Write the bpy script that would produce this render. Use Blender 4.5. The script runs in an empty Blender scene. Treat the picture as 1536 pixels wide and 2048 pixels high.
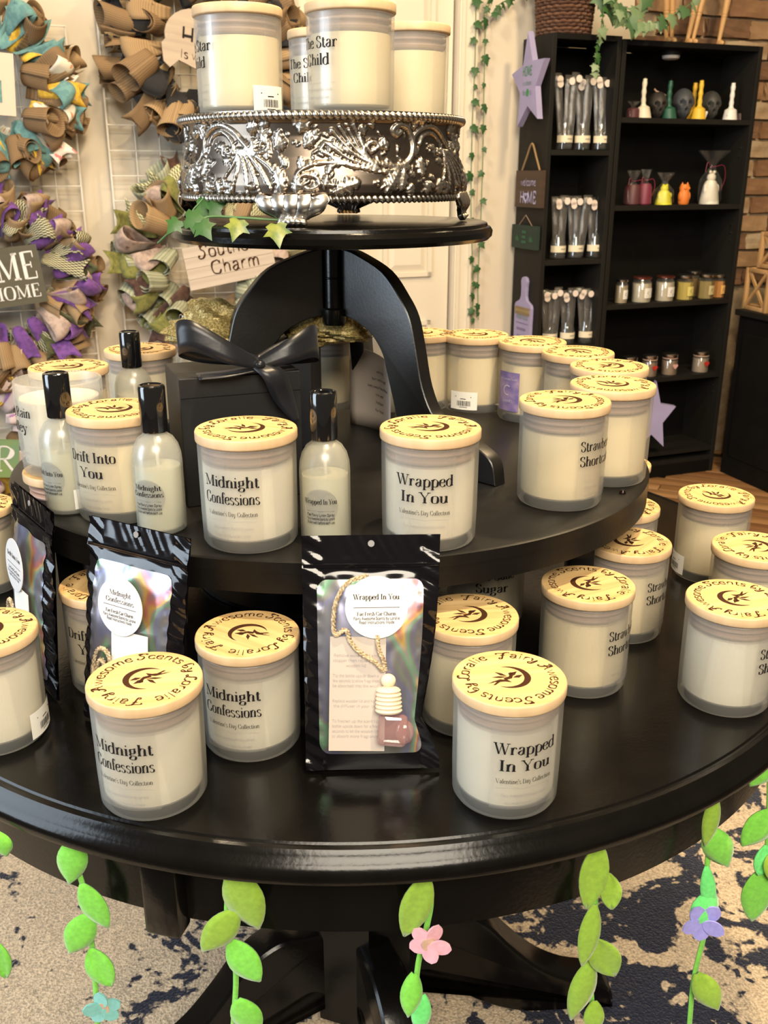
import bpy, bmesh, math, random
import numpy as np
from mathutils import Vector, Matrix
R=math.radians; PI=math.pi
rnd=random.Random(7)
COL=bpy.context.scene.collection
SC=bpy.context.scene
# ------------------------------------------------------------ camera, world, lights, exposure
H=1.238; F=1900.0; PITCH=R(19.7)
cam=bpy.data.cameras.new('camera'); camo=bpy.data.objects.new('camera',cam); COL.objects.link(camo)
camo.location=(0,0,H); camo.rotation_euler=(R(90)-PITCH,0,0)
cam.sensor_fit='VERTICAL'; cam.sensor_height=36; cam.lens=36*F/2048
cam.clip_start=.02; cam.dof.use_dof=True; cam.dof.focus_distance=.92; cam.dof.aperture_fstop=18
SC.camera=camo
SC.view_settings.view_transform='Standard'; SC.view_settings.look='None'
SC.view_settings.exposure=0.0; SC.view_settings.gamma=1; SC.view_settings.use_curve_mapping=False
SC.cycles.use_denoising=True; SC.cycles.max_bounces=8; SC.cycles.diffuse_bounces=3; SC.cycles.glossy_bounces=3
SC.cycles.transmission_bounces=4; SC.cycles.transparent_max_bounces=14
SC.cycles.caustics_reflective=False; SC.cycles.caustics_refractive=False; SC.cycles.sample_clamp_indirect=4
SC.cycles.use_adaptive_sampling=True; SC.cycles.adaptive_threshold=.02
w=bpy.data.worlds.new('world'); SC.world=w; w.use_nodes=True
bg=w.node_tree.nodes['Background']; bg.inputs[0].default_value=(.95,.80,.60,1); bg.inputs[1].default_value=.13
def area(name,loc,target,size,power,col,size2=None):
    l=bpy.data.lights.new(name,'AREA'); l.energy=power; l.color=col; l.size=size
    if size2: l.shape='RECTANGLE'; l.size_y=size2
    else: l.shape='DISK'
    o=bpy.data.objects.new(name,l); COL.objects.link(o); o.location=loc
    o.rotation_euler=(Vector(target)-Vector(loc)).to_track_quat('-Z','Y').to_euler(); return o
area('ceiling_lamp',(.32,.62,2.85),(.15,.9,.8),.10,44,(1,.76,.46))
area('ceiling_lamp',(1.3,2.1,2.85),(1.25,2.9,.6),.25,40,(1,.74,.42))
area('ceiling_lamp',(-.5,2.3,2.85),(-.5,3.1,.9),.25,22,(1,.80,.54))
area('ceiling_lamp',(.1,1.7,2.85),(.1,1.3,0),.2,14,(1,.74,.42))
area('window_and_fill',(-2.5,.05,1.6),(-.05,1.05,.95),1.4,62,(.74,.87,1.0),1.7)
area('window_and_fill',(.3,-1.5,2.75),(0,1.2,.75),1.6,128,(1.0,.89,.72),1.2)  # warm front fill, added to brighten the jar sides; no window here
# ------------------------------------------------------------ pixel -> world helpers (f, pitch as the camera)
cP,sP=math.cos(PITCH),math.sin(PITCH); CAM=Vector((0,0,H))
def ray(u,v):
    t=(v-1024)/F; return Vector(((u-768)/F, cP-t*sP, -(sP+t*cP)))
def P(u,v,z):
    d=ray(u,v); return CAM+d*((z-H)/d.z)
def onplane(u,v,o,n):
    d=ray(u,v); return CAM+d*((Vector(o)-CAM).dot(n)/d.dot(n))
def at_u(u,o,e):
    """parameter s so that o+s*e is seen in column u"""
    k=(u-768)/F; o=Vector(o)-CAM; e=Vector(e)
    D0=o.y*cP-o.z*sP; De=e.y*cP-e.z*sP
    return (k*D0-o.x)/(e.x-k*De)
YAW=R(21); E=Vector((math.cos(YAW),math.sin(YAW),0)); N=Vector((math.sin(YAW),-math.cos(YAW),0))
WO=Vector((0,3.68,0))
def wall(u,v,d=0):
    p=onplane(u,v,WO+N*d,N); q=p-WO; return q.dot(E),p.z
def wp(s,z,d=0): return WO+E*s+N*d+Vector((0,0,z))
# ------------------------------------------------------------ materials
def mat(name,col,rough=.5,metal=0,spec=.5,noise=0,nscale=40,bump=0,bscale=None,coat=0,sheen=0,emis=None,stretch=None,col2=None,detail=4,thr=None):
    m=bpy.data.materials.new(name); m.use_nodes=True; nt=m.node_tree; b=nt.nodes['Principled BSDF']
    b.inputs['Base Color'].default_value=(*col,1); b.inputs['Roughness'].default_value=rough
    b.inputs['Metallic'].default_value=metal; b.inputs['Specular IOR Level'].default_value=spec
    b.inputs['Coat Weight'].default_value=coat; b.inputs['Coat Roughness'].default_value=.12
    b.inputs['Sheen Weight'].default_value=sheen
    if emis: b.inputs['Emission Color'].default_value=(*emis[:3],1); b.inputs['Emission Strength'].default_value=emis[3]
    if noise or bump or col2:
        tc=nt.nodes.new('ShaderNodeTexCoord'); mp=nt.nodes.new('ShaderNodeMapping')
        nt.links.new(tc.outputs['Object'],mp.inputs[0])
        if stretch: mp.inputs['Scale'].default_value=stretch
        nz=nt.nodes.new('ShaderNodeTexNoise'); nz.inputs['Scale'].default_value=nscale; nz.inputs['Detail'].default_value=detail
        nt.links.new(mp.outputs[0],nz.inputs[0])
        if noise or col2:
            r=nt.nodes.new('ShaderNodeValToRGB'); e=r.color_ramp.elements
            e[0].position,e[1].position=thr or (.3,.7)
            if col2: c0,c1=col2,col
            else: c0=tuple(c*(1-noise) for c in col); c1=tuple(min(1,c*(1+noise)) for c in col)
            e[0].color=(*c0,1); e[1].color=(*c1,1)
            nt.links.new(nz.outputs['Fac'],r.inputs[0]); nt.links.new(r.outputs[0],b.inputs['Base Color'])
        if bump:
            bp=nt.nodes.new('ShaderNodeBump'); bp.inputs['Strength'].default_value=bump; bp.inputs['Distance'].default_value=.002
            s=nz
            if bscale:
                s=nt.nodes.new('ShaderNodeTexNoise'); s.inputs['Scale'].default_value=bscale; nt.links.new(mp.outputs[0],s.inputs[0])
            nt.links.new(s.outputs['Fac'],bp.inputs['Height']); nt.links.new(bp.outputs[0],b.inputs['Normal'])
    return m
def clearish(name,col,opacity,rough,gloss=.12,trans=.5,bump=0):
    """thin frosted / clear sheet: transparent mixed with diffuse+translucent and a gloss coat"""
    m=bpy.data.materials.new(name); m.use_nodes=True; nt=m.node_tree; nt.nodes.clear(); L=nt.links.new
    out=nt.nodes.new('ShaderNodeOutputMaterial'); tr=nt.nodes.new('ShaderNodeBsdfTransparent')
    di=nt.nodes.new('ShaderNodeBsdfDiffuse'); tl=nt.nodes.new('ShaderNodeBsdfTranslucent'); gl=nt.nodes.new('ShaderNodeBsdfGlossy')
    for x in (di,tl): x.inputs['Color'].default_value=(*col,1)
    gl.inputs['Roughness'].default_value=rough; tr.inputs['Color'].default_value=(1,.99,.97,1)
    m1=nt.nodes.new('ShaderNodeMixShader'); m1.inputs[0].default_value=trans; L(di.outputs[0],m1.inputs[1]); L(tl.outputs[0],m1.inputs[2])
    m2=nt.nodes.new('ShaderNodeMixShader'); m2.inputs[0].default_value=opacity; L(tr.outputs[0],m2.inputs[1]); L(m1.outputs[0],m2.inputs[2])
    fr=nt.nodes.new('ShaderNodeLayerWeight'); fr.inputs[0].default_value=.35
    mm=nt.nodes.new('ShaderNodeMath'); mm.operation='MULTIPLY_ADD'; mm.inputs[1].default_value=.20; mm.inputs[2].default_value=gloss*.4
    L(fr.outputs['Fresnel'],mm.inputs[0])
    m3=nt.nodes.new('ShaderNodeMixShader'); L(mm.outputs[0],m3.inputs[0]); L(m2.outputs[0],m3.inputs[1]); L(gl.outputs[0],m3.inputs[2])
    if bump:
        nz=nt.nodes.new('ShaderNodeTexNoise'); nz.inputs['Scale'].default_value=90; bp=nt.nodes.new('ShaderNodeBump'); bp.inputs['Strength'].default_value=bump
        L(nz.outputs['Fac'],bp.inputs['Height']); L(bp.outputs[0],gl.inputs['Normal'])
    L(m3.outputs[0],out.inputs[0]); return m
def nodes(m): return m.node_tree.nodes, m.node_tree.links.new
# ------------------------------------------------------------ mesh builder
class MB:
    def __init__(s): s.v=[];s.f=[];s.m=[]
    def add(s,vs,fs,mi=0,M=None):
        b=len(s.v)
        s.v+= [tuple(M@Vector(p)) for p in vs] if M is not None else [tuple(p) for p in vs]
        s.f+=[tuple(i+b for i in f) for f in fs]; s.m+=[mi]*len(fs); return s
    def box(s,c,d,mi=0,M=None,bev=0):
        x,y,z=c;a,b,h=d[0]/2,d[1]/2,d[2]/2
        if bev<=0:
            vs=[(x+i*a,y+j*b,z+k*h) for i in(-1,1) for j in(-1,1) for k in(-1,1)]
            return s.add(vs,[(0,1,3,2),(4,6,7,5),(0,4,5,1),(2,3,7,6),(0,2,6,4),(1,5,7,3)],mi,M)
        bev=min(bev,a*.9,b*.9,h*.9); bm=bmesh.new(); bmesh.ops.create_cube(bm,size=1)
        bmesh.ops.scale(bm,vec=d,verts=bm.verts); bmesh.ops.translate(bm,vec=c,verts=bm.verts)
        bmesh.ops.bevel(bm,geom=bm.edges[:],offset=bev,segments=2,affect='EDGES',profile=.5)
        s.bm(bm,mi,M); return s
    def bm(s,bm,mi=0,M=None):
        bm.verts.index_update(); s.add([v.co.copy() for v in bm.verts],[tuple(v.index for v in f.verts) for f in bm.faces],mi,M); bm.free(); return s
    def lathe(s,prof,n=32,mi=0,M=None,sx=1,sy=1):
        vs=[];fs=[];k=len(prof)
        for i in range(n):
            a=2*PI*i/n;c,t=math.cos(a),math.sin(a)
            vs+=[(r*c*sx,r*t*sy,z) for r,z in prof]
        for i in range(n):
            j=(i+1)%n
            for q in range(k-1):
                if prof[q][0]==0 and prof[q+1][0]==0: continue
                fs.append((i*k+q,j*k+q,j*k+q+1,i*k+q+1))
        return s.add(vs,fs,mi,M)
    def tube(s,pts,r,n=8,mi=0,M=None,cap=True,closed=False):
        pts=[Vector(p) for p in pts];K=len(pts);rs=r if hasattr(r,'__len__') else [r]*K
        vs=[];up=None
        for i,p in enumerate(pts):
            if closed: t=pts[(i+1)%K]-pts[i-1]
            else: t=pts[min(i+1,K-1)]-pts[max(i-1,0)]
            t.normalize()
            if up is None: up=t.orthogonal().normalized()
            up=(up-t*up.dot(t)); up=up.normalized() if up.length>1e-6 else t.orthogonal().normalized()
            b=t.cross(up)
            vs+=[p+(up*math.cos(2*PI*j/n)+b*math.sin(2*PI*j/n))*rs[i] for j in range(n)]
        fs=[(i*n+j,i*n+(j+1)%n,((i+1)%K)*n+(j+1)%n,((i+1)%K)*n+j) for i in range(K if closed else K-1) for j in range(n)]
        if cap and not closed: fs+=[tuple(range(n-1,-1,-1)),tuple((K-1)*n+j for j in range(n))]
        return s.add(vs,fs,mi,M)
    def prism(s,out,z0,z1,mi=0,M=None):
        n=len(out); a=sum(out[i][0]*out[(i+1)%n][1]-out[(i+1)%n][0]*out[i][1] for i in range(n))
        if a<0: out=out[::-1]
        vs=[(x,y,z0) for x,y in out]+[(x,y,z1) for x,y in out]
        return s.add(vs,[tuple(range(n-1,-1,-1)),tuple(range(n,2*n))]+[(i,(i+1)%n,n+(i+1)%n,n+i) for i in range(n)],mi,M)
    def grid(s,fn,nu,nv,mi=0,M=None,closeu=False):
        vs=[fn(i/(nu if closeu else nu-1),j/(nv-1)) for i in range(nu) for j in range(nv)]
        fs=[(i*nv+j,((i+1)%nu)*nv+j,((i+1)%nu)*nv+j+1,i*nv+j+1) for i in range(nu if closeu else nu-1) for j in range(nv-1)]
        return s.add(vs,fs,mi,M)
    def sphere(s,c,r,n=12,mi=0,M=None,fn=None):
        rr=r if hasattr(r,'__len__') else (r,r,r)
        def g(a,b):
            th=PI*b;ph=2*PI*a
            p=Vector((math.sin(th)*math.cos(ph),math.sin(th)*math.sin(ph),math.cos(th)))
            if fn: p=fn(p)
            return (c[0]+p.x*rr[0],c[1]+p.y*rr[1],c[2]+p.z*rr[2])
        return s.grid(lambda a,b:g(a,1-b),n*2,n,mi,M,closeu=True)
    def mesh(s,name,mats,smooth=True):
        me=bpy.data.meshes.new(name); me.from_pydata(s.v,[],s.f)
        if not isinstance(mats,(list,tuple)): mats=[mats]
        for m in mats: me.materials.append(m)
        if len(mats)>1: me.polygons.foreach_set('material_index',s.m)
        if smooth: 
            me.polygons.foreach_set('use_smooth',[True]*len(me.polygons)); me.set_sharp_from_angle(angle=R(35))
        me.update(); return me
    def build(s,name,mats,parent=None,smooth=True,**k):
        return obj(name,s.mesh(name,mats,smooth),parent,**k)
def obj(name,me,parent=None,loc=None,rot=None,label=None,cat=None,group=None,kind=None):
    o=bpy.data.objects.new(name,me); COL.objects.link(o)
    if parent: o.parent=parent
    if loc is not None: o.location=loc
    if rot is not None: o.rotation_euler=rot
    if label: o['label']=label
    if cat: o['category']=cat
    if group: o['group']=group
    if kind: o['kind']=kind
    return o
def thing(name,label,cat,loc=(0,0,0),rz=0,group=None,rot=None):
    return obj(name,None,None,loc,rot or (0,0,rz),label,cat,group)
def copytree(o,parent=None,loc=None,rot=None,**k):
    c=o.copy(); COL.objects.link(c); c.parent=parent
    if loc is not None: c.location=loc
    if rot is not None: c.rotation_euler=rot
    for a,b in k.items():
        c[a]=b
    for ch in list(o.children): copytree(ch,c)
    return c
def solid(o,t,off=0):
    m=o.modifiers.new('thickness','SOLIDIFY'); m.thickness=t; m.offset=off; return o
def bez(pts,n=8):
    """catmull-rom through points"""
    pts=[Vector(p) for p in pts]; out=[]
    for i in range(len(pts)-1):
        p0=pts[i-1] if i else pts[0]*2-pts[1]; p1,p2=pts[i],pts[i+1]; p3=pts[i+2] if i+2<len(pts) else pts[-1]*2-pts[-2]
        for k in range(n):
            t=k/n; out.append(.5*((2*p1)+(p2-p0)*t+(2*p0-5*p1+4*p2-p3)*t*t+(3*p1-p0-3*p2+p3)*t**3))
    out.append(pts[-1]); return out
# ------------------------------------------------------------ stroke font (own lettering)
# c smooth stroke, l straight strokes, t thin straight, s serif (x,y,halfwidth), d dot (x,y,r); units 1/100 em, cap height 70
G={
'a':(50,'c 10,38 20,46 33,46 38,36 38,8 47,1;c 38,27 20,24 7,12 18,-1 30,3 38,12;d 12,37,4'),
'b':(54,'l 11,72 11,2;c 11,34 24,47 37,44 47,34 48,22 46,8 35,-1 22,0 11,10;s 7,72,4'),
'c':(46,'c 40,36 32,46 22,45 8,36 6,22 10,6 24,-1 36,2 42,12;d 39,36,4'),
'd':(54,'l 43,72 43,2;c 43,34 30,47 17,44 7,34 6,22 8,8 19,-1 32,0 43,10;s 39,72,4;s 47,0,4'),
'e':(46,'t 8,25 40,25;c 40,26 36,44 24,46 10,38 6,22 10,6 24,-1 36,2 42,10'),
'f':(32,'c 34,66 28,73 19,70 15,58 15,30 15,2;t 4,45 30,45;s 15,0,9;d 33,66,4'),
'g':(50,'c 24,46 12,42 10,31 14,19 24,17 34,20 38,31 35,42 24,46;c 17,19 9,12 12,5 26,3 40,0 42,-10 36,-20 22,-22 8,-18 7,-9 16,0;c 34,42 40,48 46,46'),
'h':(56,'l 12,72 12,0;c 12,32 24,46 35,46 43,40 44,28 44,0;s 8,72,4;s 12,0,8;s 44,0,8'),
'i':(26,'l 13,45 13,0;d 13,62,5;s 10,45,5;s 13,0,8'),
'k':(54,'l 12,72 12,0;t 12,18 40,45;l 24,28 44,0;s 8,72,4;s 12,0,8;s 40,45,7;s 45,0,8'),
'l':(26,'l 13,72 13,0;s 9,72,4;s 13,0,8'),
'm':(82,'l 12,45 12,0;c 12,32 22,46 31,46 38,40 40,28 40,0;c 40,32 50,46 59,46 67,40 68,28 68,0;s 8,45,4;s 12,0,8;s 40,0,8;s 68,0,8'),
'n':(56,'l 12,45 12,0;c 12,32 24,46 35,46 43,40 44,28 44,0;s 8,45,4;s 12,0,8;s 44,0,8'),
'o':(50,'c 25,46 11,42 6,23 11,4 25,0 39,4 44,23 39,42 25,46'),
'p':(54,'l 12,45 12,-22;c 12,34 24,47 37,44 47,34 48,22 46,8 35,-1 22,0 12,8;s 8,45,4;s 12,-22,8'),
'r':(42,'l 12,45 12,0;c 12,28 20,42 31,46 37,43;s 8,45,4;s 12,0,8;d 36,40,5'),
's':(42,'c 34,38 26,46 14,44 8,36 14,27 28,21 36,12 30,1 16,-1 6,8;s 36,36,0'),
't':(34,'c 15,60 15,30 16,6 24,-1 32,6;t 4,45 30,45'),
'u':(56,'c 12,45 12,20 14,4 24,-1 36,4 44,18;l 44,45 44,0;s 8,45,5;s 40,45,5;s 48,0,4'),
'v':(50,'l 6,45 25,0;t 25,0 44,45;s 7,45,7;s 43,45,6'),
'w':(74,'l 6,45 23,0;t 23,0 37,42;l 36,45 52,0;t 52,0 67,45;s 7,45,7;s 37,45,6;s 67,45,6'),
'y':(50,'l 6,45 26,2;t 44,45 24,-4;c 26,2 18,-16 10,-22 5,-16;s 7,45,7;s 43,45,6;d 8,-17,4'),
'z':(46,'t 6,44 40,44;l 39,44 7,1;t 6,1 41,1;s 7,40,0'),
'A':(72,'t 8,0 34,70;l 34,70 62,0;t 18,24 52,24;s 8,0,8;s 62,0,10'),
'C':(68,'c 58,52 48,70 34,70 14,62 7,36 14,8 34,0 50,2 60,20;t 59,70 59,50'),
'D':(74,'l 16,70 16,0;c 16,69 34,70 54,64 66,36 54,6 34,1 16,1;s 14,70,8;s 14,0,8'),
'E':(64,'l 15,70 15,0;t 15,69 54,69;t 15,1 56,1;t 15,36 42,36;t 54,70 54,54;t 56,0 56,18;t 42,44 42,28'),
'F':(60,'l 15,70 15,0;t 15,69 54,69;t 15,36 42,36;t 54,70 54,54;t 42,44 42,28;s 15,0,10'),
'H':(78,'l 16,70 16,0;l 62,70 62,0;t 16,36 62,36;s 16,0,10;s 16,70,10;s 62,0,10;s 62,70,10'),
'I':(36,'l 18,70 18,0;s 18,70,10;s 18,0,10'),
'L':(60,'l 15,70 15,0;t 15,1 54,1;t 55,0 55,20;s 15,70,10'),
'M':(92,'t 14,70 14,0;l 15,70 46,6;t 46,6 76,70;l 77,70 77,0;s 12,70,8;s 14,0,8;s 79,70,8;s 77,0,10'),
'N':(76,'t 14,70 14,0;l 14,70 62,2;t 62,70 62,0;s 12,70,8;s 14,0,8;s 62,70,8'),
'O':(76,'c 38,70 17,64 8,35 17,6 38,0 59,6 68,35 59,64 38,70'),
'R':(70,'l 15,70 15,0;c 15,69 38,70 52,62 54,50 44,38 28,35 15,35;l 32,36 60,1;s 14,70,8;s 15,0,10;s 63,0,6'),
'S':(54,'c 44,54 36,68 22,70 9,60 12,46 28,38 45,28 48,12 36,0 18,1 8,18;t 45,70 45,52;t 8,20 8,0'),
'T':(66,'l 33,70 33,0;t 6,69 60,69;t 6,70 6,52;t 60,70 60,52;s 33,0,10'),
'U':(74,'l 15,70 15,22;c 15,22 20,4 38,-1 54,4 60,22;t 60,22 60,70;s 15,70,10;s 60,70,8'),
'V':(72,'l 8,70 36,0;t 36,0 62,70;s 8,70,9;s 62,70,8'),
'W':(98,'l 8,70 32,0;t 32,0 50,66;l 48,70 70,0;t 70,0 90,70;s 8,70,9;s 47,70,9;s 90,70,8'),
'Y':(70,'l 8,70 35,32;t 35,32 60,70;l 35,34 35,0;s 8,70,9;s 60,70,8;s 35,0,10'),
'P':(64,'l 15,70 15,0;c 15,69 38,70 54,62 56,50 46,36 28,33 15,33;s 14,70,8;s 15,0,10'),
'1':(36,'l 18,70 18,0;t 8,60 18,70;s 18,0,9'),'4':(52,'l 36,70 36,0;t 36,70 6,20;t 6,20 48,20'),
"'":(18,'l 9,72 8,56'),'.':(20,'d 9,3,5'),' ':(24,''),'-':(34,'t 5,24 28,24'),
# swash capitals for the script lettering
'fF':(70,'c 2,44 0,56 14,60 34,58 52,66 66,70 70,62;c 44,62 36,40 30,10 22,-14 8,-18 6,-6 18,0;c 20,30 36,34 46,30'),
'fA':(76,'c 2,10 -2,-4 12,-4 26,10 38,40 50,72 54,40 60,6 70,2;c 20,26 36,34 56,28;c 50,72 36,70 26,60'),
'fS':(60,'c 52,58 56,70 40,72 22,64 20,50 36,38 40,20 28,2 10,-2 0,8 8,18;c 40,72 24,76 12,66'),
'fL':(66,'c 46,60 52,72 40,72 30,60 28,36 20,10 6,2 0,10 10,16 28,6 44,-2 60,4 66,14'),
'fy':(50,'c 4,40 8,46 14,40 14,24 22,14 34,20 42,44;c 42,44 38,10 30,-16 14,-24 4,-14 16,-4 40,4'),
'fb':(50,'c 14,72 8,40 8,12 16,0 32,4 40,18 34,30 20,28 10,16;c 14,72 26,74 34,66'),
}
def strokes2d(text,cap,pen):
    """returns list of 2d polygons and total width (metres)"""
    k=cap/70.; thick,thin={'serif':(11.5,2.6),'mono':(5,5),'bold':(10,10),'script':(12,6.5),'boldserif':(15,4)}[pen]
    ang={'serif':R(12),'boldserif':R(12),'script':R(35)}.get(pen)
    polys=[];x0=0
    for ch in text:
        g=G.get(('f'+ch) if pen=='script' and ('f'+ch) in G else ch,G.get(ch.lower()))
        if g is None: x0+=30; continue
        w,spec=g
        for st in filter(None,spec.split(';')):
            ty=st[0]; pt=[tuple(float(a) for a in q.split(',')) for q in st[2:].split()]
            if ty=='d':
                x,y,r=pt[0]; 
                if pen=='script' and ch!='i': continue
                if pen=='mono' and ch not in 'i.': continue
                polys.append([(x+x0+r*math.cos(a*PI/4),y+r*math.sin(a*PI/4)) for a in range(8)]); continue
            if ty=='s':
                if 'serif' not in pen: continue
                x,y,hw=pt[0]
                if hw<=0: continue
                y=y-thin*.6 if y>20 else y+thin*.6
                polys.append([(x+x0-hw-3,y-thin*.6),(x+x0+hw+3,y-thin*.6),(x+x0+hw+3,y+thin*.6),(x+x0-hw-3,y+thin*.6)]); continue
            q=[(p.x,p.y) for p in bez([(a,b,0) for a,b in pt],4)] if ty=='c' else pt
            n=len(q); L=[];Rr=[]
            if n<2: continue
            for i in range(n):
                a=q[max(i-1,0)];b=q[min(i+1,n-1)];dx,dy=b[0]-a[0],b[1]-a[1];l=math.hypot(dx,dy) or 1;dx/=l;dy/=l
                if ang is None: wd=thick
                elif ty=='t': wd=thin if pen!='script' else thick*.72
                else:
                    cr=abs(dx*math.sin(ang)+dy*math.cos(ang)) if pen!='script' else abs(dx*math.sin(ang)+dy*math.cos(ang))
                    wd=max(thin,thick*cr**1.6)
                if pen=='script' and i in(0,n-1): wd*=.5
                L.append((q[i][0]-dy*wd/2+x0,q[i][1]+dx*wd/2)); Rr.append((q[i][0]+dy*wd/2+x0,q[i][1]-dx*wd/2))
            for i in range(n-1): polys.append([Rr[i],Rr[i+1],L[i+1],L[i]])
        x0+=w*(1.0 if pen!='script' else .98)+(3 if pen!='script' else 2)
    return [[(x*k,y*k) for x,y in p] for p in polys],x0*k
def text_mb(mb,text,cap,pen,fn,mi=0,maxw=None):
    """fn maps centred 2d point to 3d"""
    polys,w=strokes2d(text,cap,pen); sx=1 if not maxw or w<=maxw else maxw/w
    for p in polys: mb.add([fn((x-w/2)*sx,y) for x,y in p],[tuple(range(len(p)))],mi)
    return w*sx
# ------------------------------------------------------------ shared materials
M={}
M['wall']=mat('wall_paint',(.68,.61,.50),.85,noise=.03,nscale=5,bump=.15,bscale=160)
M['doorw']=mat('door_paint',(.74,.68,.56),.5,noise=.03,nscale=6)
M['black']=mat('black_lacquer',(.004,.0035,.003),.19,spec=.30,noise=.25,nscale=30,bump=.05,bscale=240)
M['blacks']=mat('black_satin',(.008,.0075,.007),.36,spec=.24,noise=.3,nscale=18,bump=.06,bscale=300)
M['shelf']=mat('black_shelf',(.006,.0055,.005),.6,spec=.15,noise=.2,nscale=12)
M['shelfside']=mat('black_brown_shelf',(.013,.012,.010),.6,spec=.2,noise=.25,nscale=8,stretch=(1,1,.1))
M['cardb']=mat('black_card',(.012,.012,.013),.5,spec=.4,bump=.03,nscale=200,noise=.1)
M['glass']=clearish('frosted_glass',(.88,.88,.83),.24,.30,.07,.45)
M['glass2']=clearish('frosted_bottle',(.84,.85,.78),.30,.27,.10,.5)
M['clear']=clearish('clear_film',(.9,.92,.95),.03,.09,.12,.5,bump=.5)
M['clearjar']=clearish('clear_jar_glass',(.85,.88,.85),.04,.05,.2,.5)
M['wax']=mat('soy_wax',(.96,.82,.53),.55,spec=.3,noise=.03,nscale=14)
M['waxw']=mat('pale_soy_wax',(.98,.93,.80),.55,spec=.3,noise=.03,nscale=14)
for k in('wax','waxw'):
    b=M[k].node_tree.nodes['Principled BSDF']; b.inputs['Subsurface Weight'].default_value=.0
M['plug']=mat('lid_seal',(.50,.33,.25),.5,noise=.08,nscale=30)
M['oil']=mat('spray_liquid',(.80,.78,.60),.3)
M['lid']=mat('bamboo',(.84,.57,.26),.45,spec=.25,col2=(.66,.40,.16),nscale=55,stretch=(.12,2.6,1),thr=(.32,.66),coat=.0)
M['lidside']=mat('bamboo_edge',(.76,.55,.32),.5,col2=(.64,.43,.24),nscale=60,stretch=(1,1,.15),thr=(.3,.7))
M['burn']=mat('engraving',(.055,.022,.010),.8,spec=.1)
M['ink']=mat('black_ink',(.012,.010,.012),.6,spec=.2)
M['inkg']=mat('grey_ink',(.28,.28,.29),.7,spec=.1)
M['label']=clearish('clear_label',(.95,.94,.92),.12,.2,.10,.3)
M['stick']=mat('sticker_paper',(.86,.85,.80),.5,noise=.02)
M['lav']=mat('purple_label',(.17,.13,.34),.5,col2=(.36,.26,.42),nscale=60,thr=(.35,.65))
M['stand']=mat('black_stand_lacquer',(.006,.0055,.005),.36,spec=.75,noise=.2,nscale=60,bump=.05,bscale=300)
M['cap']=mat('gloss_black_cap',(.006,.006,.007),.07,spec=.8,coat=.6)
M['mylar']=mat('black_foil',(.004,.0035,.005),.11,spec=.5,coat=.1,bump=.3,bscale=30,noise=.1)
M['paper']=mat('paper_slip',(.56,.48,.42),.7,noise=.03)
M['paperw']=mat('round_sticker',(.72,.71,.72),.6,noise=.015)
M['cord']=mat('gold_cord',(.62,.50,.32),.5,col2=(.30,.21,.12),nscale=500,thr=(.4,.6))
M['bead']=mat('wood_bead',(.85,.70,.50),.5,noise=.06,nscale=60)
M['pink']=clearish('pink_glass',(.95,.55,.55),.35,.06,.4,.5)
M['ivy']=mat('ivy_leaf',(.025,.085,.02),.4,col2=(.05,.13,.03),nscale=30,spec=.4)
M['ivyl']=mat('variegated_ivy',(.06,.13,.025),.35,col2=(.26,.28,.05),nscale=55,thr=(.42,.62),spec=.5)
M['ivyd']=mat('dark_ivy',(.018,.065,.022),.5,col2=(.035,.11,.03),nscale=30)
M['stem']=mat('ivy_stem',(.10,.20,.07),.6)
M['gold']=mat('gold_organza',(.58,.44,.17),.42,metal=.25,col2=(.28,.21,.07),nscale=420,thr=(.45,.6),bump=.6,bscale=260)
M['satin']=mat('black_satin_ribbon',(.010,.011,.015),.34,sheen=.05,spec=.4,bump=.12,bscale=90,noise=.2)
M['wire']=mat('white_wire',(.78,.74,.66),.35,spec=.5)
M['screw']=mat('dark_screw',(.02,.01,.01),.2,metal=.6)
M['hinge']=mat('hinge_metal',(.10,.08,.06),.4,metal=.7)
M['cut']=mat('cutting_board_paint',(.34,.32,.55),.7,noise=.08,nscale=20)
M['wood']=mat('light_wood',(.62,.38,.17),.55,col2=(.46,.26,.10),nscale=20,stretch=(1,1,.15))
M['signwood']=mat('dark_stained_wood',(.075,.042,.026),.6,col2=(.045,.026,.017),nscale=14,stretch=(.2,1,3))
M['white']=mat('white_paint',(.82,.80,.78),.6)
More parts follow.
